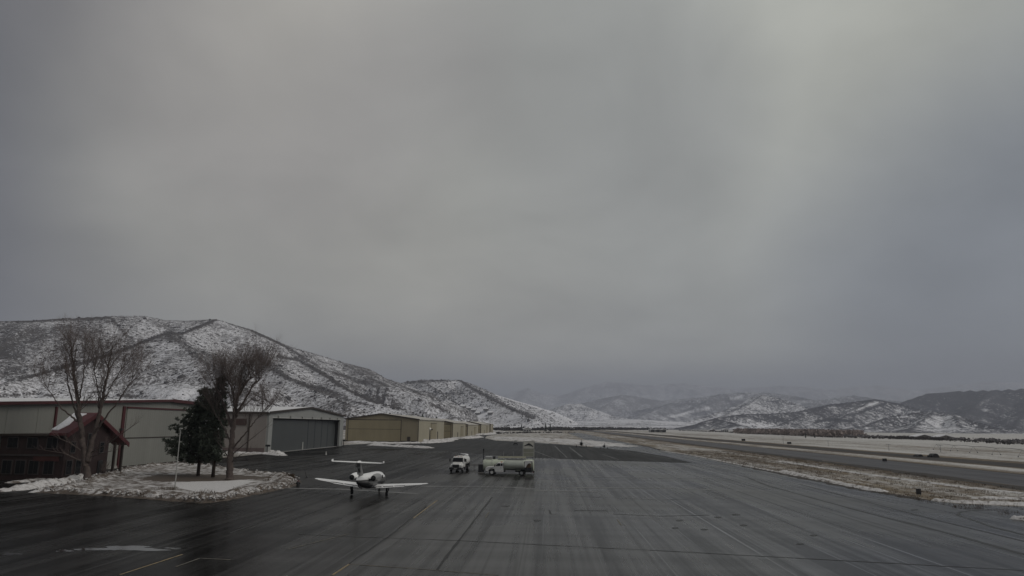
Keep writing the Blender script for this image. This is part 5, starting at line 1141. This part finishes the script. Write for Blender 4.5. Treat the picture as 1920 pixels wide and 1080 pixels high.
def fuel_point():
    dY = 127.5
    a = V(905, 885, dY); b = V(1001, 886, dY); cx = (a.x + b.x) / 2; L = b.x - a.x
    t = thing('fuel_tank', 'long pale green horizontal fuel tank with rails behind the fuel truck', 'tank', (cx, dY, .012))
    def rx(x, w, h, z): return [(x, p[0], p[2]) for p in [(q[0], 0, q[2]) for q in ring_y(0, w, h, z)]]
    MB().loft([rx(-L / 2, .7, .65, 1.28), rx(-L / 2 + .10, 1.0, .92, 1.28), rx(-L / 2 + .35, 1.10, 1.02, 1.28), rx(L / 2 - .35, 1.10, 1.02, 1.28), rx(L / 2 - .10, 1.0, .92, 1.28), rx(L / 2, .7, .65, 1.28)]).build('tank_shell', M_TANK, t, 'auto')
    for x in (-L * .3, L * .3): MB().box((x, 0, .18), (.4, 2.0, .36)).build('saddle', M_CONC, t)
    x0 = V(934, 858, dY).x - cx; x1 = V(986, 858, dY).x - cx; z = V(960, 858, dY).z
    p = MB(); p.span((x0, -.6, 2.26), (x1, .6, 2.34)); p.build('catwalk', M_METAL, t)
    M_YR = mat('pale_yellow_rail', (.44, .43, .32), .5, .12)
    MB().span((x0, -.66, z - .05), (x1, -.56, z + .18)).build('rail', M_YR, t); MB().span((x0, .56, z - .05), (x1, .66, z + .18)).build('rail', M_YR, t)
    for k in range(6):
        x = x0 + (x1 - x0) * k / 5
        for y in (-.61, .61): MB().tube([(x, y, 2.3), (x, y, z)], .03, 5).build('rail_post', M_YR, t)
    for q in (944.2, 962.8): x = V(q, 858, dY).x - cx; MB().tube([(x, .5, 2.2), (x, .5, V(944, 847, dY).z)], .035, 5).build('vent_pipe', M_METAL, t)
    x = V(917, 858, dY).x - cx; MB().span((x - .55, -.5, 2.28), (x + .5, .5, 2.62)).build('hatch_box', M_LAMP, t); MB().span((x - .6, -.55, 2.62), (x + .55, .55, 2.70)).build('hatch_lid', M_TRUCK, t)
    MB().tube([(x + .9, 0, 2.2), (x + .9, 0, 2.75)], .22, 10).build('vent_dome', M_BUMP, t)
    # dark mast beside the tank
    m = P(906.3, 886.5); h = V(906.3, 841, m.y).z; t = thing('mast', 'thin dark mast standing at the left end of the fuel tank', 'pole', (m.x, m.y, 0)); MB().tube([(0, 0, 0), (0, 0, h)], [.09, .075], 8).build('pole', M_BLACK, t); MB().box((0, -.1, h - .2), (.26, .3, .35)).build('mast_head', M_BLACK, t); MB().box((0, 0, .05), (.5, .5, .12)).build('base_plate', M_METAL, t)
    q = P(901, 887); t = thing('hose_cabinet', 'dark hose cabinet left of the fuel tank', 'cabinet', (q.x, q.y + .3, 0)); MB().span((-.4, -.3, .1), (.4, .3, 1.45)).build('case', M_BUMP, t, False, .03); MB().span((-.34, -.34, .2), (.34, -.31, 1.35)).build('door', M_BLACK, t); MB().span((-.45, -.35, 0), (.45, .35, .1)).build('plinth', M_CONC, t)
    a = P(878, 879.5); b = P(899, 882); t = thing('hose_barrier', 'low grey barrier rail between the white truck and the hose cabinet', 'barrier', ((a.x + b.x) / 2, a.y, 0)); l = b.x - a.x
    MB().span((-l / 2, -.06, .55), (l / 2, .06, .95)).build('panel', mat('grey_barrier_board', (.22, .22, .215), .7, .15), t)
    for k in (-1, 0, 1): MB().box((k * l * .45, 0, .35), (.12, .12, .7)).build('post', M_METAL, t)
    # the sign with the mountain emblem
    dS = 129.5; x0 = V(980, 860, dS).x; x1 = V(1002, 860, dS).x; zt = V(990, 828, dS).z; w = x1 - x0
    t = thing('fuel_sign', 'tall pale fuel sign with dark mountain emblem rising behind the fuel tank', 'sign', ((x0 + x1) / 2, dS, 0))
    M_SIGN = mat('cream_sign_face', (.46, .45, .40), .5, .06); M_SIGN2 = mat('olive_sign_face', (.21, .21, .17), .5, .08)
    for s in (-1, 1): MB().box((s * (w / 2 - .07), 0, zt / 2), (.14, .16, zt)).build('post', M_LAMP, t)
    rows = [(828, 840.5, M_SIGN), (842, 848, M_SIGN2), (849, 855.5, M_SIGN2)]
    for i, (ya, yb, m_) in enumerate(rows):
        za, zb = V(990, ya, dS).z, V(990, yb, dS).z; p = MB().box((0, -.02, (za + zb) / 2), (w - .30, .12, za - zb)).build('panel', m_, t)
        if i == 0:
            zz = zb + (za - zb) * .28; hh_ = (za - zb) * .55; ww = w * .40
            poly = [(-ww, zz + .02), (-ww * .72, zz + hh_ * .42), (-ww * .58, zz + hh_ * .36), (-ww * .30, zz + hh_ * .78), (-ww * .18, zz + hh_ * .66), (ww * .05, zz + hh_), (ww * .30, zz + hh_ * .66), (ww * .42, zz + hh_ * .74), (ww * .75, zz + hh_ * .34), (ww, zz + .02), (ww * .88, zz - hh_ * .12), (ww * .5, zz + hh_ * .18), (0, zz + hh_ * .30), (-ww * .5, zz + hh_ * .2)]
            MB().prism(poly, .03, 1, -.125).build('mountain_emblem', M_BLACK, p)
    for ya in (841.2, 848.5, 856, 828): z = V(990, ya, dS).z; MB().box((0, -.01, z), (w - .1, .14, .09)).build('crossbar', M_LAMP, t)
fuel_point()

# ------------------------------------------------------------------ small things
def far_plane(label, px, py, dep_scale=1.0, seed=0, tail=True):
    q = P(px, py); t = thing('parked_plane', label, 'airplane', (q.x, q.y, .012), R_(-4), 'small planes parked at the far apron edge'); k = dep_scale
    MB().loft([[(w * math.cos(a) * k, y * k, z * k + h * math.sin(a) * k) for a in [2 * math.pi * i / 12 for i in range(12)]] for y, w, h, z in ((-4.2, .08, .1, 1.5), (-2, .42, .5, 1.4), (0, .62, .78, 1.3), (1.8, .58, .62, 1.2), (2.6, .3, .3, 1.15))]).build('fuselage', mat('dark_fuselage', (.035, .035, .038), .4, .1), t, True)
    for s in (-1, 1):
        MB().box((s * 2.6 * k, .3 * k, 1.02 * k), (4.2 * k, 1.3 * k, .12 * k), 0, 0, R_(-4) * s).build('wing', M_JET, t); MB().tube([(s * 1.75 * k, .2 * k, 1.0 * k), (s * 1.8 * k, .2 * k, .3 * k)], .09 * k, 6).build('gear_leg', M_BLACK, t)
        MB().tube([(s * 1.8 * k - .12, .2 * k, .30 * k), (s * 1.8 * k + .12, .2 * k, .30 * k)], .30 * k, 12).build('wheel', M_TYRE, t); MB().box((s * .8 * k, -4.0 * k, 1.6 * k), (1.5 * k, .7 * k, .08 * k)).build('tailplane', M_BLACK, t)
    MB().prism([(-4.4 * k, 1.5 * k), (-3.3 * k, 1.6 * k), (-3.9 * k, 2.9 * k), (-4.5 * k, 2.9 * k)], .14 * k, 0, -.07 * k).build('fin', M_BLACK, t); return t
far_plane('dark single parked plane with tall fin at the far snow edge', 1090, 838.5, 1.05)
far_plane('lower, fainter parked plane right of the tall-finned one', 1133, 841.5, .72)
def box_sign(name, label, px, py, w, h, d, m, post=True, cat='sign'):
    q = P(px, py); t = thing(name, label, cat, (q.x, q.y, 0), -HEAD); MB().box((0, 0, h * .6), (w, d, h * .8)).build('face', m, t, False, .02)
    for s in (-1, 1): MB().box((s * w * .35, 0, h * .12), (.06, .06, h * .24)).build('leg', M_METAL, t)
    return t
box_sign('taxiway_sign', 'small dark taxiway sign at the grass corner by the apron', 1723, 929.5, .55, .85, .2, M_BLACK)
box_sign('taxiway_sign', 'dark taxiway sign beyond the taxiway on the grass', 1659, 866.5, 1.0, .9, .25, M_BLACK)
box_sign('taxiway_sign', 'tiny dark marker beside the lane before the farthest hangar', 1394, 827.5, 2.2, 1.5, .4, M_BLACK)
box_sign('taxiway_sign', 'small marker box on the far runway verge', 1480, 833.5, 2.0, 1.3, .4, M_BLACK)
def mound(label, px, py, w, h, seed):
    q = P(px, py); rnd = random.Random(seed); random.seed(seed); t = thing('runway_shelter', label, 'shelter', (q.x, q.y, 0)); b = MB(); b.loft([[(w / 2 * math.cos(a), y, max(0, h * math.sin(a))) for a in [math.pi * k / 10 for k in range(11)]] for y in (-1.2, 1.2)]).build('cover', M_BLACK, t)
    MB().box((-w * .55, 0, h * .25), (w * .5, 1.2, h * .5)).build('skid_box', M_BUMP, t); return t
mound('round-topped dark shelter beside the road across the runway', 1751, 857.5, 2.0, 1.15, 1); mound('lower dark shelter left of the round-topped one', 1722, 856, 1.6, .7, 2)
def pole(name, label, px, py, pyt, r, m, head=None, cat='pole', group=None, q=None):
    q = q or P(px, py); h = V(px, pyt, q.y).z; t = thing(name, label, cat, (q.x, q.y, 0), 0, group); MB().tube([(0, 0, 0), (0, 0, h)], [r, r * .7], 8).build('pole', m, t)
    if head == 'globe':
        MB().ball((0, 0, h + .45), .62, 12, 8).build('globe', mat('white_globe', (.75, .74, .68), .4, .03), t, True); MB().box((.9, 0, h + .1), (1.0, .4, .5)).build('side_lamp', M_BLACK, t); MB().box((0, 0, .2), (.6, .6, .4)).build('base', M_CONC, t)
    elif head == 'lamp': MB().box((.12, -.15, h), (.22, .5, .12)).build('lamp_head', M_LAMP, t); MB().tube([(0, 0, 0), (0, 0, .12)], .16, 10).build('base', M_CONC, t)
    elif head == 'cross': MB().box((0, 0, h - .3), (2.0, .12, .12)).build('crossarm', m, t)
    return t
pole('street_lamp', 'black lamp post with white globe before the second tan hangar', 805.8, 823.5, 806, .28, M_BLACK, 'globe', 'lamp', None, W(pv(805.8, 820, -57.5)[0], -57.5))
pole('yard_lamp', 'slim pale lamp pole rising from the snow island before the pine', 327.5, 919, 803, .075, M_LAMP, 'lamp', 'lamp')
for px, py, pyt, lab in ((1469, 833, 818, 'leftmost thin utility pole on the far field edge'), (1553, 837, 825, 'second thin utility pole from the left on the far field'), (1667, 845, 832, 'third thin utility pole from the left, on the snowfield'), (1764, 848, 834, 'rightmost thin utility pole on the snowfield')):
    pole('utility_pole', lab, px, py, pyt, .10, M_METAL, 'cross', 'pole', 'utility poles along the far field')
def stake():
    q = P(575, 895); t = thing('marker_stake', 'dark leaning snow stake between island tip and jet wing', 'marker', (q.x, q.y, 0)); d = V(571, 880, q.y) - q; MB().tube([(0, 0, 0), tuple(d)], .05, 6).build('rod', M_BLACK, t); MB().tube([(0, 0, 0), (0, 0, .08)], .18, 8).build('foot', M_BLACK, t)
    q = P(611, 854.5); t = thing('apron_marker', 'tiny pale topped marker cone on the apron before the grey hangar', 'marker', (q.x, q.y, .01)); MB().tube([(0, 0, 0), (0, 0, 1.1)], [.32, .10], 8).build('cone', M_LAMP, t); MB().box((0, 0, .08), (.9, .7, .14)).build('base', M_BLACK, t)
    q = P(558.5, 912.5); t = thing('hydrant', 'short dark hydrant with red cap at the tip of the snow island', 'hydrant', (q.x, q.y, .01)); MB().tube([(0, 0, 0), (0, 0, .55), (0, 0, .65)], [.22, .2, .12], 10).build('barrel', M_BLACK, t); MB().tube([(0, 0, .62), (0, 0, .85)], [.16, .05], 8).build('cap', M_RED, t); MB().tube([(-.3, 0, .4), (.3, 0, .4)], .09, 8).build('nozzle', M_BLACK, t)
    q = P(966.5, 834.5); t = thing('tow_tug', 'tiny dark tow tug on the far apron left of the sign', 'tug', (q.x, q.y, .01)); MB().box((0, 0, .75), (1.6, 2.6, .7), taper=.9).build('body', M_BLACK, t); MB().box((0, -.3, 1.5), (1.1, .2, .8)).build('seat_back', M_LAMP, t)
    for x in (-.7, .7):
        for y in (-.8, .8): MB().tube([(x - .12, y, .35), (x + .12, y, .35)], .35, 10).build('wheel', M_TYRE, t)
stake()
def pivot():
    pts = [P(1757, 849.5), P(1800, 853), P(1852, 868), P(1918, 860)]
    a = V(1757, 847.5, 300); b = V(1918, 856.5, 225); a.z = b.z = 0; t = thing('irrigation_pivot', 'long thin irrigation pipe on wheeled towers across the snowfield', 'irrigation', a); d = b - a
    n = 4
    for i in range(n): p0 = d * (i / n); p1 = d * ((i + 1) / n); pp = [p0.lerp(p1, k / 6) + Vector((0, 0, 2.3 + .25 * math.sin(math.pi * k / 6))) for k in range(7)]; MB().tube(pp, .07, 6).build('pipe_span', M_BLACK, t)
    for i in range(n + 1):
        p = d * (i / n); b_ = MB()
        for s in (-1.4, 1.4): b_.tube([p + Vector((s, 0, .4)), p + Vector((0, 0, 2.4))], .05, 5)
        b_.build('tower', M_METAL, t)
        for s in (-1.4, 1.4): MB().tube([p + Vector((s, -.08, .30)), p + Vector((s, .08, .30))], .22, 10).build('wheel', M_METAL, t)
pivot()
